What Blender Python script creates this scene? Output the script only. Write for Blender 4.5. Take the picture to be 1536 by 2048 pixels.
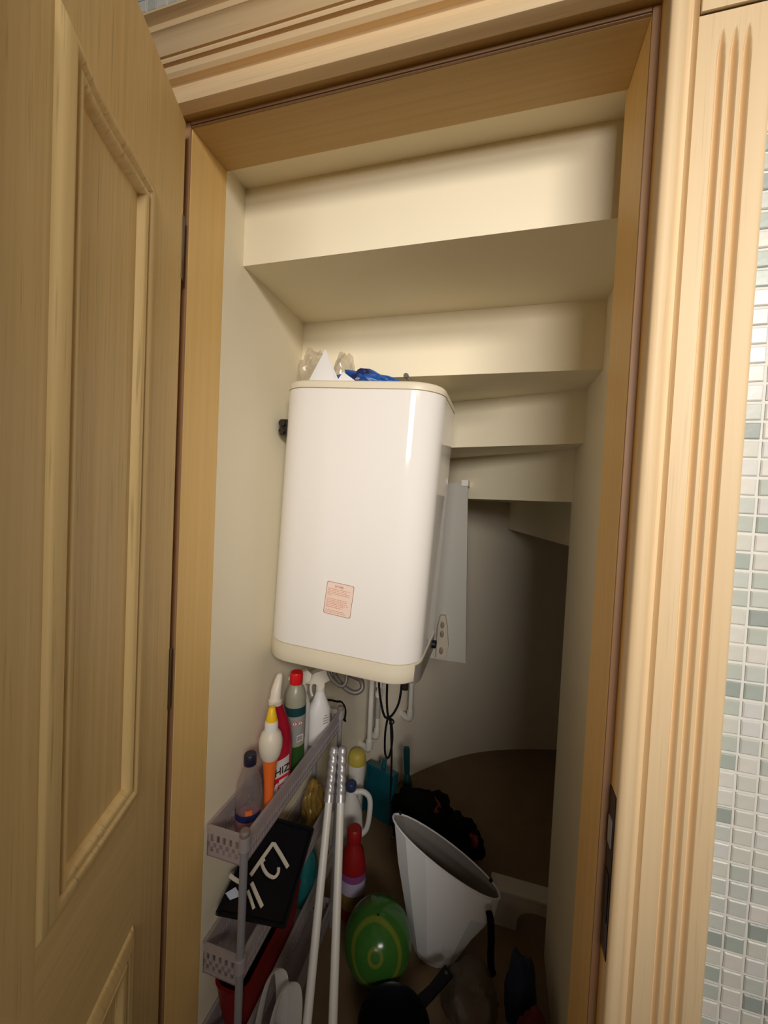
import bpy, bmesh, math, random
from mathutils import Vector, Matrix, noise
random.seed(7)
for o in list(bpy.data.objects): bpy.data.objects.remove(o, do_unlink=True)
S = bpy.context.scene
COL = S.collection
PI = math.pi

# ------------------------------------------------------------------ camera
H = 1.57
cam = bpy.data.cameras.new('camera'); camo = bpy.data.objects.new('camera', cam); COL.objects.link(camo)
cam.sensor_fit = 'VERTICAL'; cam.sensor_height = 36.0; cam.lens = 800.0/2048.0*36.0
cam.clip_start = 0.02
R = [[0.96185819, 0.05332477, -0.26830075], [0.26949342, -0.01646518, 0.96286146], [0.04692675, -0.99844147, -0.03020785]]
camo.matrix_world = Matrix(((R[0][0], -R[0][1], -R[0][2], 0.0), (R[1][0], -R[1][1], -R[1][2], -0.66),
                            (R[2][0], -R[2][1], -R[2][2], H), (0, 0, 0, 1)))
S.camera = camo

# ------------------------------------------------------------------ world, lights, exposure
W = bpy.data.worlds.new('world'); S.world = W; W.use_nodes = True
W.node_tree.nodes['Background'].inputs[0].default_value = (1.0, 0.93, 0.84, 1)
W.node_tree.nodes['Background'].inputs[1].default_value = 0.06
def area(name, loc, target, sx, sy, power, col, spread=180):
    l = bpy.data.lights.new(name, 'AREA'); l.shape = 'RECTANGLE'; l.size = sx; l.size_y = sy
    l.energy = power; l.color = col; l.spread = math.radians(spread)
    o = bpy.data.objects.new(name, l); COL.objects.link(o); o.location = loc
    o.rotation_euler = (Vector(target)-Vector(loc)).to_track_quat('-Z', 'Y').to_euler()
    return o
area('window_light', (1.45, -3.25, 2.98), (-0.15, 0.2, 1.70), 1.1, 0.6, 3.1, (1.0, 0.94, 0.86), 38)
area('window_glow', (1.45, -3.3, 3.05), (-0.2, 0.35, 1.6), 1.4, 0.6, 3.4, (1.0, 0.94, 0.86), 100)
area('hall_fill', (0.45, -3.3, 2.2), (0.0, 0.8, 1.6), 0.9, 0.7, 2.2, (1.0, 0.94, 0.87), 38)  # unseen lamp, added to fill the depth of the closet
S.view_settings.view_transform = 'Standard'; S.view_settings.look = 'None'
S.view_settings.exposure = 0.48; S.view_settings.gamma = 1.0; S.view_settings.use_curve_mapping = False

# ------------------------------------------------------------------ materials
def mat(name, col, rough=0.5, metal=0.0, spec=0.5, bump=0.0, bscale=60, var=0.0, vscale=6, coat=0.0, trans=0.0, ior=1.45):
    m = bpy.data.materials.new(name); m.use_nodes = True
    nt = m.node_tree; b = nt.nodes['Principled BSDF']
    b.inputs['Base Color'].default_value = (*col, 1); b.inputs['Roughness'].default_value = rough
    b.inputs['Metallic'].default_value = metal; b.inputs['Specular IOR Level'].default_value = spec
    b.inputs['Coat Weight'].default_value = coat; b.inputs['Transmission Weight'].default_value = trans
    b.inputs['IOR'].default_value = ior
    tc = nt.nodes.new('ShaderNodeTexCoord')
    if var > 0:
        n = nt.nodes.new('ShaderNodeTexNoise'); n.inputs['Scale'].default_value = vscale; n.inputs['Detail'].default_value = 5
        nt.links.new(tc.outputs['Object'], n.inputs['Vector'])
        r = nt.nodes.new('ShaderNodeMix'); r.data_type = 'RGBA'
        r.inputs[6].default_value = (*[c*(1-var) for c in col], 1); r.inputs[7].default_value = (*[min(1, c*(1+var)) for c in col], 1)
        nt.links.new(n.outputs['Fac'], r.inputs[0]); nt.links.new(r.outputs[2], b.inputs['Base Color'])
    if bump > 0:
        n = nt.nodes.new('ShaderNodeTexNoise'); n.inputs['Scale'].default_value = bscale; n.inputs['Detail'].default_value = 4
        nt.links.new(tc.outputs['Object'], n.inputs['Vector'])
        bp = nt.nodes.new('ShaderNodeBump'); bp.inputs['Strength'].default_value = bump; bp.inputs['Distance'].default_value = 0.004
        nt.links.new(n.outputs['Fac'], bp.inputs['Height']); nt.links.new(bp.outputs['Normal'], b.inputs['Normal'])
    return m

def wood(name, light, dark, grain, scale=(110, 110, 1.6), rough=0.5, pores=True):
    m = bpy.data.materials.new(name); m.use_nodes = True
    nt = m.node_tree; b = nt.nodes['Principled BSDF']; b.inputs['Roughness'].default_value = rough
    b.inputs['Specular IOR Level'].default_value = 0.35
    tc = nt.nodes.new('ShaderNodeTexCoord'); mp = nt.nodes.new('ShaderNodeMapping'); mp.inputs['Scale'].default_value = scale
    nt.links.new(tc.outputs['Object'], mp.inputs['Vector'])
    n = nt.nodes.new('ShaderNodeTexNoise'); n.inputs['Scale'].default_value = 1.0; n.inputs['Detail'].default_value = 6; n.inputs['Distortion'].default_value = 0.4
    nt.links.new(mp.outputs['Vector'], n.inputs['Vector'])
    r = nt.nodes.new('ShaderNodeMix'); r.data_type = 'RGBA'
    r.inputs[6].default_value = (*dark, 1); r.inputs[7].default_value = (*light, 1)
    rr = nt.nodes.new('ShaderNodeMapRange'); rr.inputs[1].default_value = 0.3; rr.inputs[2].default_value = 0.7
    nt.links.new(n.outputs['Fac'], rr.inputs[0]); nt.links.new(rr.outputs[0], r.inputs[0])
    out = r.outputs[2]
    if pores:
        mp2 = nt.nodes.new('ShaderNodeMapping'); mp2.inputs['Scale'].default_value = tuple(s*(4.5 if s > 20 else 6) for s in scale)
        nt.links.new(tc.outputs['Object'], mp2.inputs['Vector'])
        n2 = nt.nodes.new('ShaderNodeTexNoise'); n2.inputs['Scale'].default_value = 0.6; n2.inputs['Detail'].default_value = 3
        nt.links.new(mp2.outputs['Vector'], n2.inputs['Vector'])
        r2 = nt.nodes.new('ShaderNodeMapRange'); r2.inputs[1].default_value = 0.60; r2.inputs[2].default_value = 0.72
        r2.inputs[3].default_value = 0.0; r2.inputs[4].default_value = grain
        nt.links.new(n2.outputs['Fac'], r2.inputs[0])
        m2 = nt.nodes.new('ShaderNodeMix'); m2.data_type = 'RGBA'; m2.inputs[7].default_value = (*[c*0.55 for c in dark], 1)
        nt.links.new(r2.outputs[0], m2.inputs[0]); nt.links.new(out, m2.inputs[6]); out = m2.outputs[2]
    nt.links.new(out, b.inputs['Base Color'])
    bp = nt.nodes.new('ShaderNodeBump'); bp.inputs['Strength'].default_value = 0.12; bp.inputs['Distance'].default_value = 0.002
    nt.links.new(n.outputs['Fac'], bp.inputs['Height']); nt.links.new(bp.outputs['Normal'], b.inputs['Normal'])
    return m

def film(name, col, opacity, rough=0.35, gloss=0.12):
    """thin translucent plastic: part see-through, part diffuse, a little gloss"""
    m = bpy.data.materials.new(name); m.use_nodes = True; nt = m.node_tree; nt.nodes.clear()
    out = nt.nodes.new('ShaderNodeOutputMaterial')
    tr = nt.nodes.new('ShaderNodeBsdfTransparent'); tr.inputs[0].default_value = (*[0.5+0.5*c for c in col], 1)
    df = nt.nodes.new('ShaderNodeBsdfDiffuse'); df.inputs[0].default_value = (*col, 1)
    tl = nt.nodes.new('ShaderNodeBsdfTranslucent'); tl.inputs[0].default_value = (*col, 1)
    gl = nt.nodes.new('ShaderNodeBsdfGlossy'); gl.inputs['Roughness'].default_value = rough
    a = nt.nodes.new('ShaderNodeMixShader'); a.inputs[0].default_value = 0.35
    nt.links.new(df.outputs[0], a.inputs[1]); nt.links.new(tl.outputs[0], a.inputs[2])
    b = nt.nodes.new('ShaderNodeMixShader'); b.inputs[0].default_value = opacity
    nt.links.new(tr.outputs[0], b.inputs[1]); nt.links.new(a.outputs[0], b.inputs[2])
    c = nt.nodes.new('ShaderNodeMixShader'); c.inputs[0].default_value = gloss
    nt.links.new(b.outputs[0], c.inputs[1]); nt.links.new(gl.outputs[0], c.inputs[2])
    nt.links.new(c.outputs[0], out.inputs[0])
    return m

def rings_mat(name, base, line, scale):
    """green ball with yellow swirls"""
    m = bpy.data.materials.new(name); m.use_nodes = True; nt = m.node_tree; b = nt.nodes['Principled BSDF']
    b.inputs['Roughness'].default_value = 0.16
    tc = nt.nodes.new('ShaderNodeTexCoord')
    w = nt.nodes.new('ShaderNodeTexWave'); w.wave_type = 'RINGS'; w.rings_direction = 'Y'
    w.inputs['Scale'].default_value = scale; w.inputs['Distortion'].default_value = 2.6; w.inputs['Detail'].default_value = 1.0
    w.inputs['Detail Scale'].default_value = 0.8
    nt.links.new(tc.outputs['Object'], w.inputs['Vector'])
    rp = nt.nodes.new('ShaderNodeValToRGB')
    rp.color_ramp.elements[0].position = 0.86; rp.color_ramp.elements[0].color = (*base, 1)
    rp.color_ramp.elements[1].position = 0.97; rp.color_ramp.elements[1].color = (*line, 1)
    nt.links.new(w.outputs['Fac'], rp.inputs[0]); nt.links.new(rp.outputs[0], b.inputs['Base Color'])
    return m

M = {}
M['wood_v'] = wood('oak_vertical', (0.80, 0.60, 0.36), (0.765, 0.56, 0.325), 0.25)
M['wood_h'] = wood('oak_horizontal', (0.80, 0.60, 0.36), (0.73, 0.525, 0.295), 0.25, scale=(1.6, 110, 110))
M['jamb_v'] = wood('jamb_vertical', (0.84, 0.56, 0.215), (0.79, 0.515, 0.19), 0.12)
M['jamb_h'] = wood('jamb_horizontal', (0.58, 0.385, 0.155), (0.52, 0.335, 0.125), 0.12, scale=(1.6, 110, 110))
M['stop_v'] = wood('stop_vertical', (0.42, 0.25, 0.14), (0.34, 0.19, 0.10), 0.35)
M['stop_h'] = wood('stop_horizontal', (0.42, 0.25, 0.14), (0.34, 0.19, 0.10), 0.35, scale=(1.6, 110, 110))
M['door_v'] = wood('door_oak_vertical', (0.86, 0.635, 0.30), (0.76, 0.54, 0.235), 0.6, scale=(110, 26, 1.5))
M['door_h'] = wood('door_oak_horizontal', (0.86, 0.635, 0.30), (0.76, 0.54, 0.235), 0.5, scale=(1.6, 110, 110))
M['plaster'] = mat('cream_plaster', (0.92, 0.835, 0.635), 0.75, spec=0.2, bump=0.05, bscale=90, var=0.03, vscale=3)
M['satin_plaster'] = mat('satin_wall_paint', (0.86, 0.78, 0.64), 0.33, spec=0.35, bump=0.04, bscale=25, var=0.05, vscale=3)
M['floor'] = mat('brown_floor', (0.24, 0.155, 0.085), 0.55, var=0.25, vscale=9)
M['hall_floor'] = mat('hall_floor', (0.12, 0.09, 0.06), 0.5, var=0.1)
M['grout'] = mat('white_grout', (0.78, 0.76, 0.70), 0.85, bump=0.2, bscale=220)
TILE = [mat('glass_tile_%d' % i, c, 0.30, var=0.12, vscale=60, bump=0.05, bscale=150) for i, c in enumerate(
    [(0.72, 0.69, 0.63), (0.66, 0.65, 0.58), (0.52, 0.55, 0.49), (0.42, 0.47, 0.42), (0.36, 0.40, 0.37), (0.58, 0.60, 0.55), (0.68, 0.67, 0.64)])]
M['enamel'] = mat('white_enamel', (0.86, 0.83, 0.80), 0.09, spec=0.5, coat=0.2)
M['cream_abs'] = mat('cream_plastic', (0.76, 0.69, 0.54), 0.38)
M['grey_abs'] = mat('grey_plastic', (0.20, 0.18, 0.155), 0.35)
M['black'] = mat('black_plastic', (0.006, 0.006, 0.009), 0.35, spec=0.25)
M['blackmat'] = mat('black_cloth', (0.007, 0.006, 0.006), 0.9, spec=0.1, bump=0.5, bscale=30)
M['darkmetal'] = mat('dark_metal', (0.06, 0.05, 0.045), 0.35, metal=0.8)
M['hinge'] = mat('bronze_metal', (0.09, 0.06, 0.03), 0.4, metal=0.6)
M['chrome'] = mat('silver_plastic', (0.50, 0.49, 0.50), 0.36, metal=0.5)
M['post'] = mat('grey_post', (0.33, 0.33, 0.36), 0.35, metal=0.3)
M['cap'] = mat('taupe_cap', (0.22, 0.17, 0.16), 0.5)
M['pole'] = mat('white_pole', (0.80, 0.78, 0.73), 0.35)
M['pvc'] = mat('white_pvc', (0.74, 0.72, 0.67), 0.4)
M['pvc_dirty'] = mat('grey_valve', (0.42, 0.39, 0.36), 0.45, var=0.2, vscale=40)
M['hose'] = mat('grey_hose', (0.13, 0.115, 0.10), 0.4, metal=0.2)
M['rack'] = film('milky_rack_plastic', (0.76, 0.69, 0.71), 0.52)
M['clear'] = film('clear_bottle', (0.75, 0.72, 0.74), 0.16, 0.08, 0.14)
M['pink_liquid'] = film('pink_liquid', (0.75, 0.26, 0.36), 0.75, 0.2, 0.06)
M['clearbag'] = film('clear_bag', (0.85, 0.80, 0.70), 0.34, 0.22, 0.12)
M['whitebag'] = film('white_bag', (0.85, 0.83, 0.82), 0.72, 0.3, 0.06)
M['haze'] = film('hazy_bag', (0.40, 0.34, 0.28), 0.26, 0.45, 0.03)
M['paper'] = mat('white_paper', (0.80, 0.79, 0.80), 0.6)
M['blue'] = mat('blue_bag', (0.012, 0.085, 0.36), 0.35)
M['navyfilm'] = mat('navy_print', (0.012, 0.02, 0.10), 0.3)
M['red'] = mat('red_plastic', (0.50, 0.012, 0.04), 0.3)
M['redcap'] = mat('red_cap', (0.72, 0.012, 0.018), 0.3)
M['basin'] = mat('dark_red_basin', (0.20, 0.006, 0.008), 0.45, spec=0.3)
M['board'] = mat('shaded_white_board', (0.47, 0.455, 0.41), 0.5, spec=0.3)  # white board greyed: the shade behind the heater is in the colour
M['lining'] = mat('grey_inner_side', (0.27, 0.25, 0.24), 0.7)  # inner side of the white basket, a darker grey
M['darkred'] = mat('dark_red_plastic', (0.33, 0.012, 0.012), 0.4, var=0.2)
M['orange'] = mat('orange_plastic', (0.90, 0.17, 0.025), 0.35)
M['yellow'] = mat('yellow_plastic', (0.90, 0.55, 0.015), 0.35)
M['yellowdull'] = mat('dull_yellow', (0.58, 0.46, 0.08), 0.45)
M['offwhite'] = mat('offwhite_plastic', (0.78, 0.71, 0.60), 0.4)
M['white'] = mat('white_plastic', (0.82, 0.80, 0.78), 0.35)
M['navycap'] = mat('navy_cap', (0.015, 0.012, 0.035), 0.4)
M['bluecap'] = mat('blue_cap', (0.03, 0.05, 0.14), 0.4)
M['frost'] = mat('frosted_plastic', (0.36, 0.35, 0.27), 0.3)
M['tealband'] = mat('dark_teal', (0.01, 0.055, 0.065), 0.4)
M['greyfilm'] = mat('grey_label', (0.33, 0.34, 0.32), 0.45)
M['darkgreen'] = mat('dark_green', (0.03, 0.10, 0.02), 0.25)
M['ink'] = mat('black_ink', (0.02, 0.018, 0.02), 0.6)
M['redink'] = mat('red_ink', (0.62, 0.16, 0.10), 0.6)
M['brownink'] = mat('brown_ink', (0.30, 0.10, 0.06), 0.6)
M['sticker'] = mat('pink_sticker', (0.86, 0.68, 0.58), 0.4)
M['label'] = mat('white_label', (0.80, 0.72, 0.70), 0.45)
M['purple'] = mat('purple_label', (0.30, 0.08, 0.28), 0.4)
M['lilac'] = mat('lilac_label', (0.55, 0.48, 0.66), 0.4)
M['gold'] = mat('gold_packet', (0.34, 0.21, 0.05), 0.32, metal=0.3, var=0.4, vscale=18, bump=0.6, bscale=25)
M['card'] = mat('beige_card', (0.50, 0.43, 0.32), 0.7)
M['bluecard'] = mat('pale_blue_card', (0.62, 0.68, 0.85), 0.5)
M['teal'] = mat('teal_plastic', (0.008, 0.10, 0.13), 0.3)
M['tealbottle'] = mat('teal_bottle', (0.015, 0.16, 0.17), 0.15)
M['darkteal'] = mat('dark_teal_plastic', (0.006, 0.045, 0.055), 0.35)
M['ball'] = rings_mat('green_ball', (0.045, 0.175, 0.026), (0.19, 0.24, 0.03), 6.0)
M['basket'] = mat('white_woven_plastic', (0.88, 0.88, 0.92), 0.5, bump=0.1, bscale=40)
M['navy'] = mat('navy_cloth', (0.02, 0.025, 0.07), 0.7)
M['maroon'] = mat('maroon_cloth', (0.12, 0.010, 0.012), 0.6)
M['redtrim'] = mat('red_trim', (0.22, 0.02, 0.012), 0.6)
M['stool'] = mat('white_stool', (0.62, 0.57, 0.52), 0.45)
M['beige'] = mat('beige_device', (0.50, 0.44, 0.35), 0.45)
M['beigedark'] = mat('beige_button', (0.22, 0.19, 0.15), 0.5)
M['hallwall'] = mat('hall_wall', (0.6, 0.54, 0.44), 0.7)

# ------------------------------------------------------------------ mesh helpers
class MB:
    """collects pieces that become ONE mesh"""
    def __init__(s): s.v = []; s.f = []
    def add(s, v, f):
        o = len(s.v); s.v += [tuple(p) for p in v]; s.f += [tuple(i+o for i in q) for q in f]; return s
    def box(s, x0, x1, y0, y1, z0, z1, b=0.0):
        if b <= 0:
            return s.add([(x0, y0, z0), (x1, y0, z0), (x1, y1, z0), (x0, y1, z0), (x0, y0, z1), (x1, y0, z1), (x1, y1, z1), (x0, y1, z1)],
                         [(0, 3, 2, 1), (4, 5, 6, 7), (0, 1, 5, 4), (1, 2, 6, 5), (2, 3, 7, 6), (3, 0, 4, 7)])
        bm = bmesh.new(); r = bmesh.ops.create_cube(bm, size=1)
        for v in bm.verts: v.co = Vector(((x0+x1)/2+v.co.x*(x1-x0), (y0+y1)/2+v.co.y*(y1-y0), (z0+z1)/2+v.co.z*(z1-z0)))
        bmesh.ops.bevel(bm, geom=bm.edges[:], offset=b, segments=2, affect='EDGES', profile=0.6)
        return s.bm(bm)
    def bm(s, bm):
        bm.verts.index_update()
        s.add([v.co[:] for v in bm.verts], [[v.index for v in f.verts] for f in bm.faces]); bm.free(); return s
    def prism(s, poly, z0, z1):
        n = len(poly)
        return s.add([(x, y, z0) for x, y in poly]+[(x, y, z1) for x, y in poly],
                     [tuple(range(n-1, -1, -1)), tuple(range(n, 2*n))]+[(i, (i+1) % n, n+(i+1) % n, n+i) for i in range(n)])
    def prism_y(s, poly, y0, y1):      # poly in (x,z)
        n = len(poly)
        return s.add([(x, y0, z) for x, z in poly]+[(x, y1, z) for x, z in poly],
                     [tuple(range(n)), tuple(range(2*n-1, n-1, -1))]+[(i, n+i, n+(i+1) % n, (i+1) % n) for i in range(n)])
    def lathe(s, prof, c=(0, 0, 0), n=24, sx=1.0, sy=1.0, mtx=None):
        v = []; f = []
        for r, z in prof:
            for k in range(n):
                t = 2*PI*k/n; v.append(Vector((r*math.cos(t)*sx, r*math.sin(t)*sy, z)))
        for i in range(len(prof)-1):
            for k in range(n):
                f.append((i*n+k, i*n+(k+1) % n, (i+1)*n+(k+1) % n, (i+1)*n+k))
        f.append(tuple(range(n-1, -1, -1))); L = (len(prof)-1)*n; f.append(tuple(L+k for k in range(n)))
        if mtx is not None: v = [mtx @ p for p in v]
        return s.add([(p[0]+c[0], p[1]+c[1], p[2]+c[2]) for p in v], f)
    def tube(s, pts, r, n=10, flat=1.0):
        pts = [Vector(p) for p in pts]; v = []; f = []; m = len(pts)
        rad = r if isinstance(r, (list, tuple)) else [r]*m
        prev = None
        for i, p in enumerate(pts):
            t = (pts[min(i+1, m-1)]-pts[max(i-1, 0)])
            t = t.normalized() if t.length > 1e-9 else Vector((0, 0, 1))
            if prev is None:
                a = Vector((0, 0, 1)) if abs(t.z) < 0.9 else Vector((1, 0, 0)); u = t.cross(a).normalized()
            else:
                u = (prev-t*prev.dot(t)); u = u.normalized() if u.length > 1e-6 else t.orthogonal().normalized()
            prev = u; w = t.cross(u)
            for k in range(n):
                q = 2*PI*k/n; v.append(p+u*math.cos(q)*rad[i]+w*math.sin(q)*rad[i]*flat)
        for i in range(m-1):
            for k in range(n): f.append((i*n+k, i*n+(k+1) % n, (i+1)*n+(k+1) % n, (i+1)*n+k))
        f.append(tuple(range(n-1, -1, -1))); L = (m-1)*n; f.append(tuple(L+k for k in range(n)))
        return s.add(v, f)
    def loft(s, rings, cap0=True, cap1=True):
        n = len(rings[0]); v = [p for r in rings for p in r]; f = []
        for i in range(len(rings)-1):
            for k in range(n): f.append((i*n+k, i*n+(k+1) % n, (i+1)*n+(k+1) % n, (i+1)*n+k))
        if cap0: f.append(tuple(range(n-1, -1, -1)))
        if cap1: L = (len(rings)-1)*n; f.append(tuple(L+k for k in range(n)))
        return s.add(v, f)
    def build(s, name, m, parent=None, smooth=False, loc=None, angle=40):
        me = bpy.data.meshes.new(name); me.from_pydata(s.v, [], s.f); me.validate()
        bm = bmesh.new(); bm.from_mesh(me); bmesh.ops.recalc_face_normals(bm, faces=bm.faces[:])
        if smooth:
            for fc in bm.faces: fc.smooth = True
            for e in bm.edges:
                if len(e.link_faces) == 2 and e.calc_face_angle(0) > math.radians(angle): e.smooth = False
        bm.to_mesh(me); bm.free(); me.update()
        me.materials.append(m)
        o = bpy.data.objects.new(name, me); COL.objects.link(o)
        if parent: o.parent = parent
        if loc: o.location = loc
        return o

def smooth_path(pts, k=6):
    P = [Vector(p) for p in pts]; out = []
    for i in range(len(P)-1):
        a, b, c, d = P[max(i-1, 0)], P[i], P[i+1], P[min(i+2, len(P)-1)]
        for j in range(k):
            t = j/k
            out.append(0.5*((2*b)+(c-a)*t+(2*a-5*b+4*c-d)*t*t+(3*b-a-3*c+d)*t**3))
    out.append(P[-1]); return out

def thing(name, label, cat, loc=(0, 0, 0), group=None):
    o = bpy.data.objects.new(name, None); COL.objects.link(o); o.location = loc; o.empty_display_size = 0.05
    o['label'] = label; o['category'] = cat
    if group: o['group'] = group
    return o
def tag(o, label, cat, group=None):
    o['label'] = label; o['category'] = cat
    if group: o['group'] = group
    return o
def struct(o, label=None):
    o['kind'] = 'structure'
    if label: o['label'] = label
    return o
def text_mesh(name, body, size, m, parent, mtx, depth=0.0004, align='CENTER'):
    cu = bpy.data.curves.new(name, 'FONT'); cu.body = body; cu.size = size; cu.extrude = depth; cu.align_x = align; cu.align_y = 'CENTER'; cu.resolution_u = 3
    t = bpy.data.objects.new(name+'_curve', cu); COL.objects.link(t)
    dg = bpy.context.evaluated_depsgraph_get(); me = bpy.data.meshes.new_from_object(t.evaluated_get(dg))
    bpy.data.objects.remove(t, do_unlink=True); bpy.data.curves.remove(cu)
    me.materials.clear(); me.materials.append(m); me.transform(mtx)
    o = bpy.data.objects.new(name, me); COL.objects.link(o); o.parent = parent
    return o

# ------------------------------------------------------------------ the setting
LW = -0.606
# curved inner wall, seen from above: straight beside the heater, then round the stair
curve = [(LW, 0.11), (LW, 0.6), (LW, 1.0), (-0.598, 1.17), (-0.55, 1.315), (-0.455, 1.46), (-0.345, 1.62), (-0.13, 1.84), (0.109, 1.99), (0.456, 2.12), (0.8, 2.17), (1.3, 2.1)]
cs = smooth_path([(x, y, 0) for x, y in curve[2:]], 5)
b = MB(); b.box(LW-0.10, LW, 0.104, 1.0, 0, 2.5)
struct(b.build('wall_left', M['plaster']), 'cream plaster closet wall left of the heater')
b = MB(); outer = [(p.x-0.12, p.y+0.12) for p in cs]
b.prism([(p.x, p.y) for p in cs]+outer[::-1], 0, 2.5)
struct(b.build('wall_back', M['satin_plaster'], smooth=True), 'curved cream wall at the back under the stair')
b = MB(); b.box(0.245, 0.345, 0.12, 0.815, 0, 2.5, 0.006)
struct(b.build('wall_right', M['plaster'], smooth=True), 'cream spine wall right inside the closet')
b = MB(); b.box(0.345, 1.4, 0.12, 0.20, 0, 2.5); b.box(1.4, 1.5, 0.12, 2.4, 0, 2.5)
struct(b.build('wall_far', M['plaster']), 'cream wall closing the space beyond the spine wall')
b = MB(); b.prism([(-0.9, 0.0), (1.5, 0.0), (1.5, 2.5), (-0.9, 2.5)], -0.06, 0.0)
struct(b.build('floor', M['floor']), 'dark brown closet floor')
b = MB(); b.prism([(-6, -8), (6, -8), (6, 0.0), (-6, 0.0)], -0.06, 0.0)
struct(b.build('hall_floor', M['hall_floor']), 'hall floor before the closet door')

# underside of the winding stair: one solid step per soffit height
ceil = bpy.data.objects.new('ceiling', None); COL.objects.link(ceil); struct(ceil, 'stepped plaster underside of the winding stair')
Zs = [2.285, 2.107, 1.930, 1.768, 1.592, 1.425]
XL, XR = -0.75, 0.552
def on(line, x): (x0, y0), m_ = line; return y0+m_*(x-x0)
R2 = ((0.245, 0.482), 0.0); R3 = ((0.244, 0.667), -0.292); R4 = ((0.231, 0.815), -0.743)
polys = [
    [(XL, 0.104), (0.9, 0.104), (0.9, 0.172), (XL, 0.172)],
    [(XL, 0.172), (0.9, 0.172), (0.9, 0.482), (XL, 0.482)],
    [(XL, 0.482), (XR, 0.482), (XR, on(R3, XR)), (XL, on(R3, XL))],
    [(XL, on(R3, XL)), (XR, on(R3, XR)), (XR, on(R4, XR)), (XL, on(R4, XL))],
    [(XL, on(R4, XL)), (XR, on(R4, XR)), (0.34, 0.74), (0.282, 1.01), (0.175, 1.52), (0.04, 2.15), (-0.75, 2.15)],
    [(0.34, 0.74), (XR, on(R4, XR)), (1.5, 0.6), (1.5, 2.4), (0.04, 2.4), (0.04, 2.15), (0.175, 1.52), (0.282, 1.01)],
]
for z, p in zip(Zs, polys):
    b = MB(); b.prism(p, z, 2.5); b.build('stair_step', M['plaster'], ceil)

# wall the door stands in, with the mosaic
YW = -0.02
wf = bpy.data.objects.new('wall_front', None); COL.objects.link(wf); struct(wf, 'hall wall with pale glass mosaic around the closet door')
b = MB(); b.box(0.205, 2.0, YW, 0.10, 0, 2.75); b.box(-2.2, -0.64, YW, 0.10, 0, 2.75); b.box(-0.64, 0.205, YW, 0.10, 2.30, 2.75)
b.build('grout_bed', M['grout'], wf)
PT = 0.0247; TS = 0.0212
tile_me = []
for i, m_ in enumerate(TILE):
    bm = bmesh.new(); h = TS/2; e = 0.0016
    lo = [(-h, 0, -h), (h, 0, -h), (h, 0, h), (-h, 0, h)]; mid = [(x, -0.0006, z) for x, _, z in lo]
    hi = [(x*(h-e)/h, -0.0017, z*(h-e)/h) for x, _, z in lo]
    v = [bm.verts.new(p) for p in lo+mid+hi]
    for a in (0, 4):
        for k in range(4): bm.faces.new((v[a+k], v[a+(k+1) % 4], v[a+4+(k+1) % 4], v[a+4+k]))
    bm.faces.new(v[8:12]); bmesh.ops.recalc_face_normals(bm, faces=bm.faces[:])
    me = bpy.data.meshes.new('tile'); bm.to_mesh(me); bm.free(); me.materials.append(m_); tile_me.append(me)
def tile(x, z):
    me = random.choices(tile_me, (4, 5, 5, 3, 2, 5, 4))[0]
    o = bpy.data.objects.new('tile', me); COL.objects.link(o); o.parent = wf
    o.location = (x+random.uniform(-.0004, .0004), YW-0.0004, z+random.uniform(-.0004, .0004)); o.rotation_euler = (random.uniform(-.012, .012), random.uniform(-.02, .02), random.uniform(-.012, .012))
X0 = 0.3295
for i in range(-1, 4):
    for j in range(57):
        z = 0.856+j*PT
        if i >= 3 and z > 1.35: continue
        tile(X0+(i+0.5)*PT, z+PT/2+0.0003)
for i in range(8):
    for j in range(5): tile(-0.74+i*PT, 2.430+j*PT)
def tiles_stuff(x0, nx, z0, nz, name, skip=None):
    bb = MB(); h = TS/2
    for i in range(nx):
        for j in range(nz):
            x = x0+(i+.5)*PT; z = z0+(j+.5)*PT
            if skip and skip(x, z): continue
            bb.add([(x-h, YW, z-h), (x+h, YW, z-h), (x+h, YW, z+h), (x-h, YW, z+h), (x-h+.002, YW-.0017, z-h+.002), (x+h-.002, YW-.0017, z-h+.002), (x+h-.002, YW-.0017, z+h-.002), (x-h+.002, YW-.0017, z+h-.002)],
                   [(4, 5, 6, 7), (0, 1, 5, 4), (1, 2, 6, 5), (2, 3, 7, 6), (3, 0, 4, 7)])
    o = bb.build(name, TILE[0], wf); o['kind'] = 'stuff'
    for m_ in TILE[1:]: o.data.materials.append(m_)
    idx = [random.choices(range(7), (4, 5, 5, 3, 2, 5, 4))[0] for _ in range(len(o.data.polygons)//5)]
    for k, p in enumerate(o.data.polygons): p.material_index = idx[k//5]
tiles_stuff(X0-PT, 26, 0.856-34*PT, 34, 'mosaic')
tiles_stuff(X0+4*PT, 21, 0.856, 66, 'mosaic')

# ---- door frame: jambs, head, stops (rebate)
XJL, XJR, ZH = -0.606, 0.175, 2.272
fr = bpy.data.objects.new('trim_1', None); COL.objects.link(fr); struct(fr, 'honey oak door frame lining')
MB().box(XJL-0.035, XJL, 0.0, 0.104, 0, ZH+0.03, 0.0015).build('jamb', M['jamb_v'], fr)
MB().box(XJR, XJR+0.03, 0.0, 0.118, 0, ZH+0.03, 0.0015).build('jamb', M['jamb_v'], fr)
MB().box(XJL, XJR, 0.0, 0.104, ZH, ZH+0.03, 0.0015).build('head_jamb', M['jamb_h'], fr)
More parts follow.
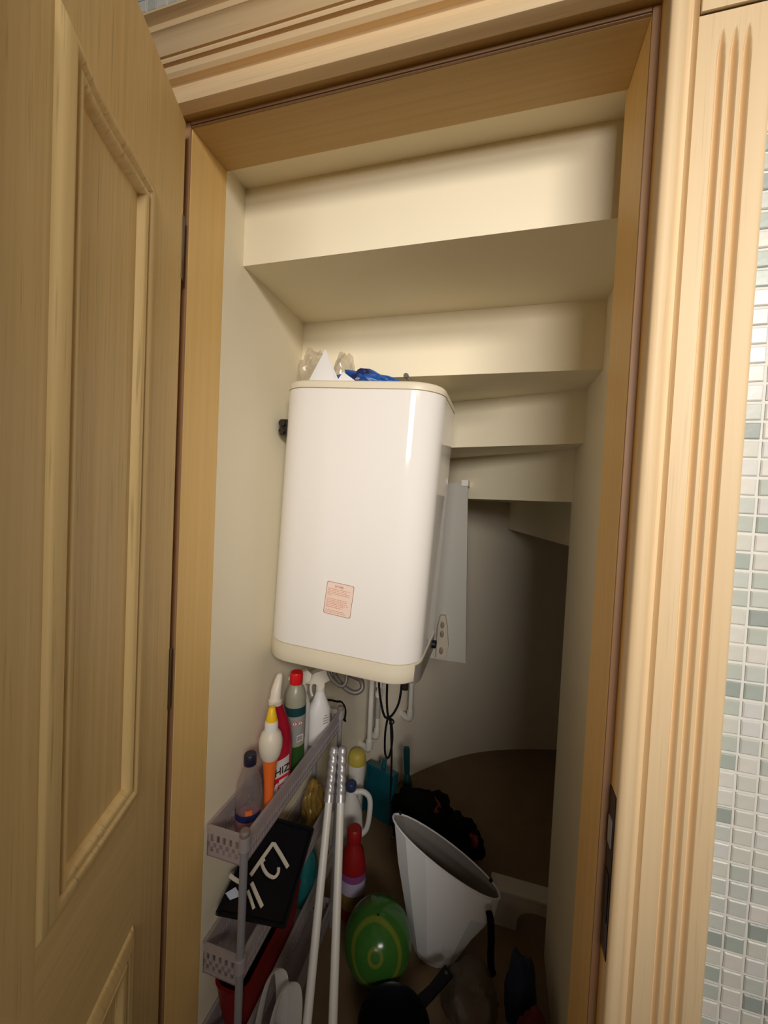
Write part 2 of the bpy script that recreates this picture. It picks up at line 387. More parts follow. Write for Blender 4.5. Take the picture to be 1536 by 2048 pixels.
# rebate lining between casing and stop, reddish stop lip
RB = 0.0115
MB().box(XJL-0.035, XJL-RB, -0.036, 0.0, 0, ZH+RB+0.02).build('rebate', M['jamb_v'], fr)
MB().box(XJR+RB, XJR+0.03, -0.036, 0.0, 0, ZH+RB+0.02).build('rebate', M['jamb_v'], fr)
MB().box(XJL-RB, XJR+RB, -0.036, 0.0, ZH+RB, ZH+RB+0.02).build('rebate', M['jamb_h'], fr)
MB().box(XJL-RB, XJL-0.0006, -0.004, 0.0, 0, ZH+RB-0.001, 0.001).build('stop_lip', M['stop_v'], fr)
MB().box(XJR+0.0006, XJR+RB, -0.004, 0.0, 0, ZH+RB-0.001, 0.001).build('stop_lip', M['stop_v'], fr)
MB().box(XJL, XJR, -0.004, 0.0, ZH+0.0006, ZH+RB, 0.001).build('stop_lip', M['stop_h'], fr)
MB().box(XJL, XJR, -0.0046, -0.004, ZH+0.0014, ZH+0.0032).build('seal_strip', M['hinge'], fr)
# strike plate on right rebate
sp = MB().box(XJR+RB-0.0016, XJR+RB, -0.034, -0.006, 0.925, 1.165, 0.0005).build('strike_plate', M['darkmetal'], fr)
MB().box(XJR+RB-0.0030, XJR+RB-0.0016, -0.028, -0.012, 1.085, 1.125, 0.0005).build('latch_lip', M['chrome'], sp)
MB().box(XJR+RB-0.0024, XJR+RB-0.0016, -0.028, -0.012, 0.975, 1.045).build('bolt_hole', M['black'], sp)

# ---- casing, right side: bead, fluted board, capital block
def casing(side, name, label):
    c = bpy.data.objects.new(name, None); COL.objects.link(c); struct(c, label)
    def X(x): return x if side > 0 else (XJL+XJR)-x
    yf = -0.040
    prof = [(0.1862, YW), (0.1862, yf+0.004), (0.1868, yf+0.0005), (0.189, yf-0.0022), (0.194, yf-0.0045), (0.199, yf-0.0045), (0.2045, yf-0.001), (0.2085, yf+0.004), (0.2125, yf+0.0075), (0.216, yf+0.008), (0.2195, yf+0.0035), (0.2205, yf+0.001), (0.2205, YW)]
    bb = MB(); n = len(prof); z1 = 2.30 if side > 0 else 2.245
    bb.add([(X(x), y, 0) for x, y in prof]+[(X(x), y, z1+(x-0.1862)*(side > 0)) for x, y in prof],
           [tuple(range(n)), tuple(range(2*n-1, n-1, -1))]+[(i, (i+1) % n, n+(i+1) % n, n+i) for i in range(n)])
    bb.build('bead_moulding', M['wood_v'], c, True, angle=50)
    # fluted board
    xs = [0.2205+i*(0.3045-0.2205)/84 for i in range(85)]
    zs = [0, 0.12, 0.14, 2.10, 2.13, 2.15, 2.16, 2.168, 2.174, 2.180, 2.185, 2.189, 2.192, 2.195, 2.2155]
    fl = (0.2475, 0.2615, 0.2755)
    def dep(x, z):
        q = 0.0
        w = 0.0054
        tz = min(1, max(0, (2.193-z)/0.030))**0.6 if z > 0.13 else 0.0
        ww = w*(0.15+0.85*tz)
        for c0 in fl:
            u = abs(x-c0)/ww if ww > 0 else 9
            if u < 1: q = max(q, 0.0090*tz*(math.cos(u*PI)*0.5+0.5))
        # soft eased outer edge
        e = (x-0.2985)/0.006
        if e > 0: q += 0.0045*e*e
        return q
    bb = MB(); nx = len(xs); v = [(X(x), yf+0.001+dep(x, z), z) for z in zs for x in xs]
    f = [(j*nx+i, j*nx+i+1, (j+1)*nx+i+1, (j+1)*nx+i) for j in range(len(zs)-1) for i in range(nx-1)]
    bb.add(v, f)
    z1 = zs[-1]
    bb.add([(X(0.2205), yf+.001, 0), (X(0.2205), YW, 0), (X(0.2205), YW, z1), (X(0.2205), yf+.001, z1)], [(0, 1, 2, 3)])
    bb.add([(X(0.3045), yf+.0055, 0), (X(0.3045), YW, 0), (X(0.3045), YW, z1), (X(0.3045), yf+.0055, z1)], [(0, 1, 2, 3)])
    bb.build('fluted_board', M['wood_v'], c, True, angle=35)
    x0, x1 = sorted((X(0.2212), X(0.312)))
    MB().box(x0, x1, yf-0.003, YW, 2.2175, 2.44, 0.0012).build('capital_block', M['wood_v'], c)
    return c
casing(1, 'trim_2', 'fluted pale oak casing right of the closet door')
casing(-1, 'trim_3', 'fluted oak casing behind the open door')

# ---- head casing with crown: profile in (y,z) swept along x
hd = bpy.data.objects.new('trim_4', None); COL.objects.link(hd); struct(hd, 'layered oak head casing with crown moulding above the door')
def sweep_x(prof, x0, x1, name, m_):
    n = len(prof); bb = MB()
    bb.add([(x0, y, z) for y, z in prof]+[(x1, y, z) for y, z in prof], [tuple(range(n-1, -1, -1)), tuple(range(n, 2*n))]+[(i, (i+1) % n, n+(i+1) % n, n+i) for i in range(n)])
    return bb.build(name, m_, hd, True, angle=30)
sweep_x([(YW, 2.2795), (-0.036, 2.2795), (-0.0405, 2.281), (-0.043, 2.286), (-0.044, 2.294), (-0.0425, 2.300), (-0.039, 2.3045), (-0.033, 2.308), (-0.028, 2.313), (-0.0265, 2.319), (-0.0265, 2.3285), (-0.029, 2.331), (YW, 2.331)], -0.70, 0.1862, 'bead_moulding', M['wood_h'])
sweep_x([(YW, 2.331), (-0.0385, 2.331), (-0.0435, 2.336), (-0.045, 2.3455), (-0.034, 2.347), (-0.034, 2.3525), (-0.046, 2.353), (-0.0475, 2.357), (-0.046, 2.3615), (-0.042, 2.363), (YW, 2.363)], -0.72, 0.222, 'frieze_moulding', M['wood_h'])
sweep_x([(YW, 2.363), (-0.036, 2.363), (-0.036, 2.3665), (-0.046, 2.367), (-0.051, 2.374), (-0.058, 2.385), (-0.0625, 2.389), (-0.0655, 2.390), (-0.066, 2.393), (-0.062, 2.396), (-0.061, 2.400), (-0.063, 2.404), (-0.069, 2.4065), (-0.077, 2.4085), (-0.078, 2.411), (YW, 2.411)], -0.72, 0.222, 'crown_moulding', M['wood_h'])

# ------------------------------------------------------------------ open door on the left
door = bpy.data.objects.new('door_1', None); COL.objects.link(door); struct(door, 'open oak panel door at the left')
dr = Vector((0.3871, -0.9220, 0)); dn = Vector((0.9220, 0.3871, 0))
door.matrix_world = Matrix(((dr.x, -dn.x, 0, -0.5975), (dr.y, -dn.y, 0, -0.0255), (0, 0, 1, 0), (0, 0, 0, 1)))
# local: x along the leaf from the hinge, y into the leaf (front at 0), z up
DW, DT, DZ0, DZ1 = 0.775, 0.038, 0.012, 2.258
ZB, ZM = 1.058, 2.050
def arch(s):      # cathedral arch of the upper panels, in leaf coordinates
    u = max((min(s, DW-s)-0.25)/0.13, 0); return ZM+0.045*u*u
SL0, SL1 = 0.121, 0.349
def mir(pts): return [(DW-x, z) for x, z in pts][::-1]
def outline(z0, arched, z1):
    p = [(SL0, z0), (SL1, z0)]
    if arched: p += [(SL0+(SL1-SL0)*q, arch(SL0+(SL1-SL0)*q)) for q in (1.0, 0.70, 0.58, 0.46, 0.33, 0.0)]
    else: p += [(SL1, z1), (SL0, z1)]
    return p
up = outline(ZB, True, 0); lo_ = outline(0.20, False, 0.835)
MB().box(0, DW, 0.017, DT, DZ0, DZ1, 0.001).build('leaf_core', M['door_v'], door)
for x0, x1 in ((0, SL0), (DW-SL0, DW)): MB().box(x0, x1, 0, 0.0168, DZ0, DZ1, 0.0012).build('stile', M['door_v'], door)
MB().box(SL1, DW-SL1, 0, 0.0168, DZ0+0.19, 2.105).build('mullion', M['door_v'], door)
MB().box(SL0, DW-SL0, 0, 0.0168, DZ0, 0.20).build('rail', M['door_h'], door)
for a, c in ((SL0, SL1), (DW-SL1, DW-SL0)): MB().box(a, c, 0, 0.0168, 0.835, ZB).build('rail', M['door_h'], door)
tp = [(SL0, DZ1)]+[(SL0+(SL1-SL0)*k/14, arch(SL0+(SL1-SL0)*k/14)) for k in range(15)]+[(SL1, 2.105), (DW-SL1, 2.105)]
tp += [(DW-x, z) for x, z in [(SL0+(SL1-SL0)*k/14, arch(SL0+(SL1-SL0)*k/14)) for k in range(14, -1, -1)]]+[(DW-SL0, DZ1)]
MB().prism_y(tp, 0, 0.0168).build('rail', M['door_v'], door)
def moulding(path, prof):
    n = len(path); cx = sum(p[0] for p in path)/n; cz = sum(p[1] for p in path)/n
    area_ = sum(path[i][0]*path[(i+1) % n][1]-path[(i+1) % n][0]*path[i][1] for i in range(n)); sg = 1 if area_ > 0 else -1
    mit = []
    for i in range(n):
        p0, p, p1 = Vector(path[i-1]), Vector(path[i]), Vector(path[(i+1) % n])
        e0, e1 = (p-p0).normalized(), (p1-p).normalized()
        n0, n1 = Vector((-e0.y, e0.x))*sg, Vector((-e1.y, e1.x))*sg
        mm = n0+n1; mit.append(mm/(mm.length_squared/2) if mm.length_squared > 0 else n0)
    bb = MB(); k = len(prof)
    v = [(path[i][0]+mit[i].x*u, y, path[i][1]+mit[i].y*u) for i in range(n) for u, y in prof]
    f = [(i*k+j, i*k+j+1, ((i+1) % n)*k+j+1, ((i+1) % n)*k+j) for i in range(n) for j in range(k-1)]
    return bb.add(v, f)
mp_ = [(0.0, 0.0), (0.002, -0.002), (0.007, -0.0055), (0.014, -0.0090), (0.019, -0.0105), (0.0225, -0.0095), (0.0255, -0.0060), (0.0270, -0.0040), (0.0282, -0.0042), (0.0295, -0.0062), (0.033, -0.0085), (0.0365, -0.0080), (0.040, -0.0050), (0.0425, 0.000), (0.044, 0.003), (0.0445, 0.006)]
for pth in (up, mir(up), lo_, mir(lo_)):
    moulding(pth, mp_).build('panel_moulding', M['door_v'], door, True, angle=40)
    ins = [(x, z) for x, z in pth]
    x0, x1 = min(p[0] for p in pth), max(p[0] for p in pth); z0 = min(p[1] for p in pth)
    MB().prism_y(ins, 0.0035, 0.0168).build('panel', M['door_v'], door)
for z in (0.28, 1.2, 2.03):
    hg = MB(); hg.box(-0.0075, 0.0025, -0.0015, 0.012, z-0.06, z+0.06, 0.001); hg.build('hinge', M['hinge'], door)
MB().box(DW-0.09, DW-0.05, -0.006, 0, 0.92, 1.16, 0.002).build('handle_plate', M['darkmetal'], door)
hb = MB(); hb.tube(smooth_path([(DW-0.07, -0.004, 1.08), (DW-0.07, -0.045, 1.08), (DW-0.085, -0.052, 1.08), (DW-0.17, -0.05, 1.08)]), 0.008); hb.build('door_handle', M['darkmetal'], door, True)

# ------------------------------------------------------------------ water heater
TR, TPi = 0.0451, 0.0216
Rot = Matrix.Rotation(TPi, 4, 'X') @ Matrix.Rotation(TR, 4, 'Y')
hc = Vector((-0.3638, 0.471, H))
ZB0 = -0.452
heater = thing('water_heater', 'white box water heater with cream rims hung high in the closet', 'water heater')
heater.matrix_world = Matrix.Translation(hc+(Rot @ Vector((0, 0, ZB0)))) @ Rot
def section(a, b_, r, n=9):
    out = []
    for sx, sy, t0 in ((1, -1, -90), (1, 1, 0), (-1, 1, 90), (-1, -1, 180)):
        for k in range(n+1):
            t = math.radians(t0+90*k/n); out.append((sx*(a-r)+r*math.cos(t), sy*(b_-r)+r*math.sin(t)))
    return out
def sec_loft(levels):        # (inset, z)
    return [[(x, y, z-ZB0) for x, y in section(0.2159-i, 0.1825-i, 0.0829-i*0.8)] for i, z in levels]
MB().loft(sec_loft([(0, -0.3985), (0, 0.2765)])).build('tank_shell', M['enamel'], heater, True)
MB().loft(sec_loft([(0.003, 0.2760), (0.003, 0.2785), (-0.001, 0.2787), (-0.001, 0.289), (0.001, 0.294), (0.006, 0.298), (0.015, 0.300)])).build('top_cap', M['cream_abs'], heater, True)
MB().loft(sec_loft([(0.006, ZB0), (0.0015, ZB0+0.0015), (-0.001, ZB0+0.005), (-0.0015, ZB0+0.03), (-0.0015, -0.4005), (0.003, -0.4002), (0.003, -0.398)])).build('base_rim', M['cream_abs'], heater, True)
sec = section(0.2159+0.003, 0.1825+0.003, 0.0829, 9)[6:13]; sec[-1] = (sec[-1][0], 0.13)
sec_in = [(x-0.012, y+0.004) for x, y in sec]
q = sec+sec_in[::-1]
MB().prism(q, -0.003, 0.046).build('control_panel', M['grey_abs'], heater, True)
b = MB(); b.lathe([(0.012, 0), (0.012, 0.010), (0.009, 0.013)], mtx=Matrix.Translation((0.2225, 0.03, 0.043)) @ Matrix.Rotation(PI/2, 4, 'Y')); b.build('control_knob', M['black'], heater, True)
b = MB(); b.box(-0.241, -0.205, -0.118, -0.080, 0.612, 0.658, 0.004); b.tube([(-0.232, -0.126, 0.646), (-0.232, -0.116, 0.646)], 0.010); b.tube([(-0.232, -0.126, 0.624), (-0.232, -0.116, 0.624)], 0.009)
br = b.build('wall_bracket', M['darkmetal'], heater, True); br['label'] = 'dark metal bracket between heater and wall'
# warning sticker
sw, shh = 0.075, 0.085
sx0, sz0 = -0.0375, 0.152
sp_ = MB(); pts = []
for cx, cz, t0 in ((sw-0.005, 0.005, -90), (sw-0.005, shh-0.005, 0), (0.005, shh-0.005, 90), (0.005, 0.005, 180)):
    for k in range(5):
        t = math.radians(t0+22.5*k); pts.append((sx0+cx+0.005*math.cos(t), sz0+cz+0.005*math.sin(t)))
tilt = Matrix.Rotation(math.radians(0), 4, 'Y')
YS = -0.1825
st = MB().prism_y(pts, YS-0.0004, YS+0.0001).build('warning_sticker', M['sticker'], heater)
st['label'] = 'pale sticker printed with red warning text'
def ring_line(pl, w, y, name, m_):
    n = len(pl); cx = sum(p[0] for p in pl)/n; cz = sum(p[1] for p in pl)/n; v = []; f = []
    for x, z in pl:
        v.append((x, y, z)); dx, dz = x-cx, z-cz; v.append((x-w*(1 if dx > 0 else -1), y, z-w*(1 if dz > 0 else -1)))
    for i in range(n): j = (i+1) % n; f.append((2*i, 2*j, 2*j+1, 2*i+1))
    return MB().add(v, f).build(name, m_, st)
ring_line(pts, 0.0012, YS-0.0006, 'border_line', M['brownink'])
RX = Matrix.Rotation(PI/2, 4, 'X')
text_mesh('warning_title', 'UYARI', 0.0085, M['brownink'], st, Matrix.Translation((sx0+sw*0.46, YS-0.0006, sz0+shh-0.0105)) @ RX, 0.0001)
ln = MB(); rows = [0.95, 0.84, 0.95, 0.93, 0.17, 0, 0.84, 0.86, 0.88, 0.94, 0.74, 0.66, 0, 0.80, 0.86]
for i, wd in enumerate(rows):
    z = sz0+shh-0.0180-i*0.00435; x = sx0+0.005; end = sx0+0.005+wd*(sw-0.010)
    while wd and x < end-0.001:
        L = min(random.uniform(0.004, 0.011), end-x); k = x
        while k < x+L-0.0006:
            hgt = random.choice((0.0011, 0.0014, 0.0017)); ln.box(k, k+0.0007, YS-0.0006, YS-0.0004, z-0.0006, z-0.0006+hgt); k += 0.00105
        x += L+0.0012
tl = ln.build('text_lines', M['redink'], st); tl['kind'] = 'stuff'
pc = Vector((sx0+sw/2, YS, sz0+shh/2)); tw = Matrix.Translation(pc) @ Matrix.Rotation(math.radians(3.6), 4, 'Y') @ Matrix.Translation(-pc)
st.data.transform(tw)
for c_ in st.children: c_.data.transform(tw)

# things lying on the heater
def crumple(c, rx, ry, rz, seed, amp=0.35, freq=3.0, sub=4, flat=True):
    bm = bmesh.new(); bmesh.ops.create_icosphere(bm, subdivisions=sub, radius=1.0)
    for v in bm.verts:
        p = v.co.copy(); n1 = noise.noise(p*freq+Vector((seed, seed*2, 0))); n2 = abs(noise.noise(p*freq*2.3+Vector((0, seed, seed))))
        k = 1+amp*n1-amp*0.7*n2
        q = p*k
        if flat: q.z = max(q.z, -0.62)
        v.co = Vector((c[0]+q.x*rx, c[1]+q.y*ry, c[2]+(q.z+0.62)*rz if flat else c[2]+q.z*rz))
    return MB().bm(bm)
def top_z(x, y): # top of the tilted heater at world x,y
    l = Rot.inverted() @ Vector((x-hc.x, y-hc.y, 0)); 
    return hc.z+0.300-math.sin(TR)*(x-hc.x)+math.sin(TPi)*(y-hc.y)
tz = top_z(-0.53, 0.40)
tag(crumple((-0.540, 0.430, tz), 0.046, 0.042, 0.076, 3.1, 0.42, 1.8).build('plastic_bag', M['clearbag'], smooth=True, angle=25), 'crumpled clear plastic bag on the left end of the heater top', 'bag')
tz = top_z(-0.47, 0.36)+0.001
b = MB(); P = [(-0.523, 0.352, tz), (-0.475, 0.365, tz+0.104), (-0.418, 0.350, tz-0.002), (-0.46, 0.425, tz)]
b.add(P, [(0, 1, 2), (0, 3, 1), (1, 3, 2)]); b.add([(-0.500, 0.342, tz), (-0.474, 0.363, tz+0.100), (-0.428, 0.345, tz-0.002)], [(0, 1, 2)])
pb = b.build('paper_sheet', M['paper']); tag(pb, 'folded white sheet standing as a peak on the heater top', 'paper')
tz = top_z(-0.45, 0.46)
tag(crumple((-0.462, 0.475, tz), 0.036, 0.03, 0.082, 8.0, 0.40, 1.7).build('plastic_wrap', M['clearbag'], smooth=True, angle=25), 'clear plastic wrap peeking out behind the white sheet on the heater', 'wrap')
bb_ = crumple((-0.345, 0.40, 0), 0.100, 0.045, 0.040, 5.5, 0.35, 2.0)
for i, v in enumerate(bb_.v):
    u = min(1, max(0, (v[0]+0.44)/0.19)); bb_.v[i] = (v[0], v[1], top_z(v[0], v[1])+0.001+v[2]*(1.15-0.75*u))
bbo = tag(bb_.build('folded_bag', M['blue'], smooth=True, angle=25), 'folded bright blue bag lying flat on the heater top', 'bag')
crumple((-0.365, 0.372, top_z(-0.365, 0.372)+0.012), 0.032, 0.018, 0.026, 1.5, 0.4, 2.5, 3).build('navy_fold', M['navyfilm'], bbo, True, angle=25)
tz = top_z(-0.39, 0.33)+0.0005
b = MB(); b.add([(-0.425, 0.325, tz), (-0.402, 0.322, tz+0.030), (-0.365, 0.322, tz+0.004), (-0.40, 0.332, tz)], [(0, 1, 2), (0, 3, 1), (3, 2, 1)])
tag(b.build('paper_scrap', M['paper']), 'small white paper scrap before the blue bag on the heater', 'paper')
tz = top_z(-0.24, 0.36)
cp = thing('clothes_peg', 'small clear clothes peg at the right end of the heater top', 'peg', (-0.235, 0.36, tz+0.001))
MB().tube([(-0.006, 0, 0.030), (0.018, 0.012, 0.006)], 0.0050, 8).build('peg_arm', M['haze'], cp, True)
MB().tube([(-0.008, 0.004, 0.020), (0.020, 0.018, 0.005)], 0.0042, 8).build('peg_arm', M['haze'], cp, True)
b = MB(); b.lathe([(0.006, -0.005), (0.007, 0), (0.006, 0.005)], mtx=Matrix.Translation((-0.007, 0, 0.031)) @ Matrix.Rotation(PI/2, 4, 'X')); b.build('spring', M['hose'], cp, True)

# board behind the heater with a small wall control
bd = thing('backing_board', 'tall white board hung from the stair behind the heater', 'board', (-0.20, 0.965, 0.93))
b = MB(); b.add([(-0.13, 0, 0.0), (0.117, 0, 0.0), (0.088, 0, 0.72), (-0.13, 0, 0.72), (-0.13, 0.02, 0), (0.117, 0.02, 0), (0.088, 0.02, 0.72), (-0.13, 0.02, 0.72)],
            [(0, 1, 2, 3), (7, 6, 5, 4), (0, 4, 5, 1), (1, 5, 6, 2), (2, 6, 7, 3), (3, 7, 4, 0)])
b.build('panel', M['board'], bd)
b = MB(); b.box(0.062, 0.090, -0.004, 0.118, 0.71, 0.735, 0.002); b.build('bracket', M['pvc'], bd)
ctl = thing('wall_control', 'narrow beige wall control with oval buttons right of the heater', 'switch', (-0.178, 0.9645, 0.945))
b = MB(); P = [(-0.022, 0.0), (0.018, 0.006), (0.024, 0.05), (0.016, 0.13), (0.006, 0.172), (-0.012, 0.172), (-0.022, 0.12)]
b.prism_y(P, -0.022, 0); b.build('case', M['beige'], ctl)
for z in (0.135, 0.098, 0.03):
    b = MB(); b.lathe([(0.011, 0), (0.011, 0.003), (0.008, 0.005)], sx=0.7, sy=1.3, mtx=Matrix.Translation((-0.003, -0.022, z)) @ Matrix.Rotation(PI/2, 4, 'X')); b.build('button', M['beigedark'], ctl, True)

# ------------------------------------------------------------------ pipes, hose, cord under the heater
def pipe(x, y, z0, wx, wy, label, name, r=0.0125, valve=False, htop=1.10, hx=-0.35, hy=0.56):
    t = thing(name, label, 'pipe', (wx, wy, z0))
    o = Vector((wx, wy, z0))
    def L(*p): return Vector(p)-o
    b = MB(); b.tube([L(x, y, z0+0.03), L(x, y, 0.85)]+[q-o for q in smooth_path([(x, y, 0.85), (x, y, 0.95), (x*0.5+hx*0.5, y*0.5+hy*0.5, 1.03), (hx, hy, 1.05), (hx, hy, htop)], 5)][1:], r); b.build('tube', M['pvc'], t, True)
    b = MB(); d_ = Vector((wx-x, wy-y, 0)); 
    b.tube([Vector((x, y, z0+0.045))-o, Vector((x, y, z0+0.008))-o, Vector((x, y, z0))-o+d_*0.12, Vector((x, y, z0-0.004))-o+d_*0.35, Vector((wx, wy, z0-0.004))-o+d_*0.3], r*1.45, 12); b.build('elbow', M['pvc'], t, True)
    if valve:
        b = MB(); b.tube([L(x, y, z0+0.10), L(x, y, z0+0.21)], r*1.15); b.build('valve_body', M['pvc_dirty'], t, True)
        MB().tube([L(x, y, z0+0.21), L(x, y, z0+0.235)], r*1.7).build('coupling', M['pvc'], t, True); MB().tube([L(x, y, z0+0.262), L(x, y, z0+0.30)], r*1.8).build('coupling', M['pvc'], t, True)
    return t
pipe(-0.535, 1.19, 0.345, -0.592, 1.222, 'white plastic pipe at the left under the heater', 'water_pipe', hx=-0.42, hy=0.58)
pipe(-0.515, 1.25, 0.375, -0.566, 1.287, 'white plastic pipe with grey valve in the middle under the heater', 'water_pipe', 0.0105, True, hx=-0.36, hy=0.60)
pipe(-0.385, 1.44, 0.395, -0.44, 1.485, 'white plastic pipe at the right under the heater', 'water_pipe', hx=-0.29, hy=0.60)
hs = smooth_path([(-0.46, 0.50, 1.105), (-0.46, 0.49, 1.055), (-0.445, 0.47, 1.025), (-0.41, 0.46, 1.000), (-0.377, 0.46, 0.990), (-0.358, 0.47, 1.000), (-0.365, 0.48, 1.020), (-0.39, 0.485, 1.027), (-0.43, 0.49, 1.040), (-0.452, 0.51, 1.10), (-0.452, 0.52, 1.105)], 7)
tag(MB().tube(hs, 0.0078).build('flexible_hose', M['hose'], smooth=True), 'dark grey flexible hose coiled in a loop under the heater', 'hose')
hs = smooth_path([(-0.47, 0.46, 1.105), (-0.462, 0.45, 1.055), (-0.445, 0.44, 1.030), (-0.415, 0.435, 1.015), (-0.40, 0.44, 1.023), (-0.40, 0.45, 1.055), (-0.405, 0.46, 1.105)], 7)
tag(MB().tube(hs, 0.006).build('flexible_hose', M['hose'], smooth=True), 'thinner grey hose loop hanging just above the larger coil', 'hose')
cd = thing('power_cord', 'thin black cord knotted and hanging in loops under the heater', 'cord', (-0.31, 0.66, 0.57))
o_ = Vector((-0.31, 0.66, 0.57))
def cordpath(pts): return [p-o_ for p in smooth_path(pts, 7)]
b = MB(); b.tube(cordpath([(-0.355, 0.64, 1.12), (-0.352, 0.64, 0.95), (-0.338, 0.645, 0.86), (-0.322, 0.65, 0.825), (-0.295, 0.655, 0.85), (-0.278, 0.66, 0.92), (-0.275, 0.66, 1.12)]), 0.0042, 8)
b.tube(cordpath([(-0.325, 0.65, 1.12), (-0.325, 0.65, 0.93), (-0.322, 0.652, 0.86), (-0.315, 0.655, 0.82)]), 0.0042, 8); b.build('upper_loop', M['black'], cd, True)
b = MB(); b.tube(cordpath([(-0.318, 0.652, 0.825), (-0.325, 0.655, 0.77), (-0.324, 0.66, 0.70), (-0.314, 0.66, 0.68), (-0.305, 0.66, 0.70), (-0.300, 0.66, 0.75), (-0.304, 0.656, 0.80), (-0.314, 0.652, 0.825)]), 0.0038, 8)
b.tube(cordpath([(-0.308, 0.656, 0.815), (-0.303, 0.66, 0.74), (-0.300, 0.665, 0.66), (-0.300, 0.67, 0.50)]), 0.0038, 8); b.build('lower_loop', M['black'], cd, True)
crumple((0.02-0.014, -0.006, 0.243), 0.010, 0.010, 0.012, 2, 0.3, 2, 2, False).build('knot', M['black'], cd, True)
b = MB(); b.tube([o_*0+Vector((0.045, 0.0, 0.36)), Vector((0.045, 0, 0.56))], 0.012); b.build('cable_gland', M['darkmetal'], cd, True)

# ------------------------------------------------------------------ storage rack
XS0, XS1, YS0, YS1 = -0.598, -0.500, 0.104, 0.676
rack = thing('storage_rack', 'slim milky plastic rack with grey posts along the left wall', 'rack', (-0.549, 0.39, 0))
def rl(x, y): return (x+0.549, y-0.39)
for x, y in ((XS1, YS0), (XS1, YS1), (XS0+0.006, YS0+0.27), (XS0+0.006, YS1)):
    lx, ly = rl(x, y); top = 0.812 if x == XS1 else 0.79
    p_ = MB().tube([(lx, ly, 0), (lx, ly, top)], 0.0088, 14).build('post', M['post'], rack, True)
    b = MB(); b.lathe([(0.0115, top-0.004), (0.0120, top+0.004), (0.0085, top+0.0085)], c=(lx, ly, 0), n=16); b.build('post_cap', M['cap'], p_, True)
def tray(zt):
    b = MB(); x0, y0 = rl(XS0, YS0); x1, y1 = rl(XS1, YS1); zb = zt-0.072; t = 0.0035
    b.box(x0, x1, y0, y1, zb, zb+0.003)
    for s_, (xa, xb) in ((0, (x0, x0+t)), (1, (x1-t, x1))):
        b.box(xa-0.003*(s_ == 0), xb+0.004*(s_ == 1), y0, y1, zt-0.006, zt)           # rim
        b.box(xa, xb, y0, y1, zt-0.036, zt-0.006); b.box(xa, xb, y0, y1, zt-0.056, zt-0.050); b.box(xa, xb, y0, y1, zb, zt-0.067)
        k = y0
        while k < y1-0.004:
            b.box(xa, xb, k, k+0.0065, zt-0.067, zt-0.036); k += 0.0115
    for s_, (ya, yb) in ((0, (y0, y0+t)), (1, (y1-t, y1))):
        b.box(x0, x1, ya-0.003*(s_ == 0), yb, zt-0.016, zt); b.box(x0, x1, ya, yb, zt-0.048, zt-0.038); b.box(x0, x1, ya, yb, zb, zt-0.062)
        k = x0
        while k < x1-0.004:
            b.box(xa if 0 else k, k+0.008, ya, yb, zt-0.062, zt-0.016); k += 0.0165
    for x, y in ((x0+0.006, y0+0.27), (x1, y0), (x0+0.006, y1), (x1, y1)):
        b.lathe([(0.0125, zt-0.03), (0.0125, zt-0.001), (0.011, zt)], c=(x, y, 0), n=14)
    b.build('tray', M['rack'], rack)
for zt in (0.806, 0.526, 0.312, 0.10): tray(zt)
TB = 0.806-0.072+0.0035       # floor of the top tray
TB2 = 0.526-0.0685; TB3 = 0.312-0.0685

def bottle_label(parent, name, m_, r, z0, z1, a0, a1, sx=1, sy=1, off=0.0008, n=16):
    v = []; f = []
    for k in range(n+1):
        t = math.radians(a0+(a1-a0)*k/n)
        for z in (z0, z1): v.append(((r+off)*math.cos(t)*sx, (r+off)*math.sin(t)*sy, z))
    for k in range(n): f.append((2*k, 2*k+2, 2*k+3, 2*k+1))
    return MB().add(v, f).build(name, m_, parent, True)

# 1 clear bottle, pink liquid
t = thing('soft_drink_bottle', 'clear bottle with navy cap and a little pink liquid, nearest on the rack', 'bottle', (-0.549, 0.190, TB))
MB().lathe([(0.026, 0), (0.030, 0.004), (0.031, 0.03), (0.029, 0.05), (0.0315, 0.075), (0.0315, 0.10), (0.028, 0.125), (0.018, 0.155), (0.0125, 0.165), (0.0125, 0.178)], n=28).build('body', M['clear'], t, True)
MB().lathe([(0.025, 0.002), (0.029, 0.005), (0.0298, 0.03), (0.028, 0.042)], n=28).build('liquid', M['pink_liquid'], t, True)
MB().lathe([(0.0150, 0.168), (0.0155, 0.170), (0.0155, 0.190), (0.0135, 0.1935)], n=28).build('cap', M['navycap'], t, True)
bottle_label(t, 'label_band', M['navyfilm'], 0.0303, 0.042, 0.058, -170, 10)
bottle_label(t, 'label_print', M['orange'], 0.0306, 0.060, 0.072, -70, -40)

# 2 red cleaner bottle with curved neck
t = thing('toilet_cleaner_bottle', 'red cleaner bottle with bent neck and pale nozzle on the rack', 'bottle', (-0.549, 0.325, TB)); t.scale = (1, 1, 0.965)
def ell(cx, cy, z, rx, ry, n=24): return [(cx+rx*math.cos(2*PI*k/n), cy+ry*math.sin(2*PI*k/n), z) for k in range(n)]
rg = [(0, 0, 0.0, .026, .040), (0, 0, 0.004, .030, .044), (0, 0.002, 0.06, .032, .049), (0, 0.006, 0.11, .032, .050), (0, 0.012, 0.15, .029, .040), (0, 0.012, 0.19, .025, .030), (0, 0.000, 0.225, .021, .022), (0, -0.016, 0.26, .0185, .018), (0, -0.024, 0.275, .0175, .017)]
MB().loft([ell(*q) for q in rg]).build('body', M['red'], t, True)
rg = [(0, -0.024, 0.274, .0185, .018), (0, -0.026, 0.286, .0185, .018), (0, -0.026, 0.288, .0155, .015), (0, -0.022, 0.315, .014, .013), (0, -0.012, 0.338, .011, .010), (0, -0.006, 0.350, .0075, .0075), (0, -0.005, 0.353, .004, .004)]
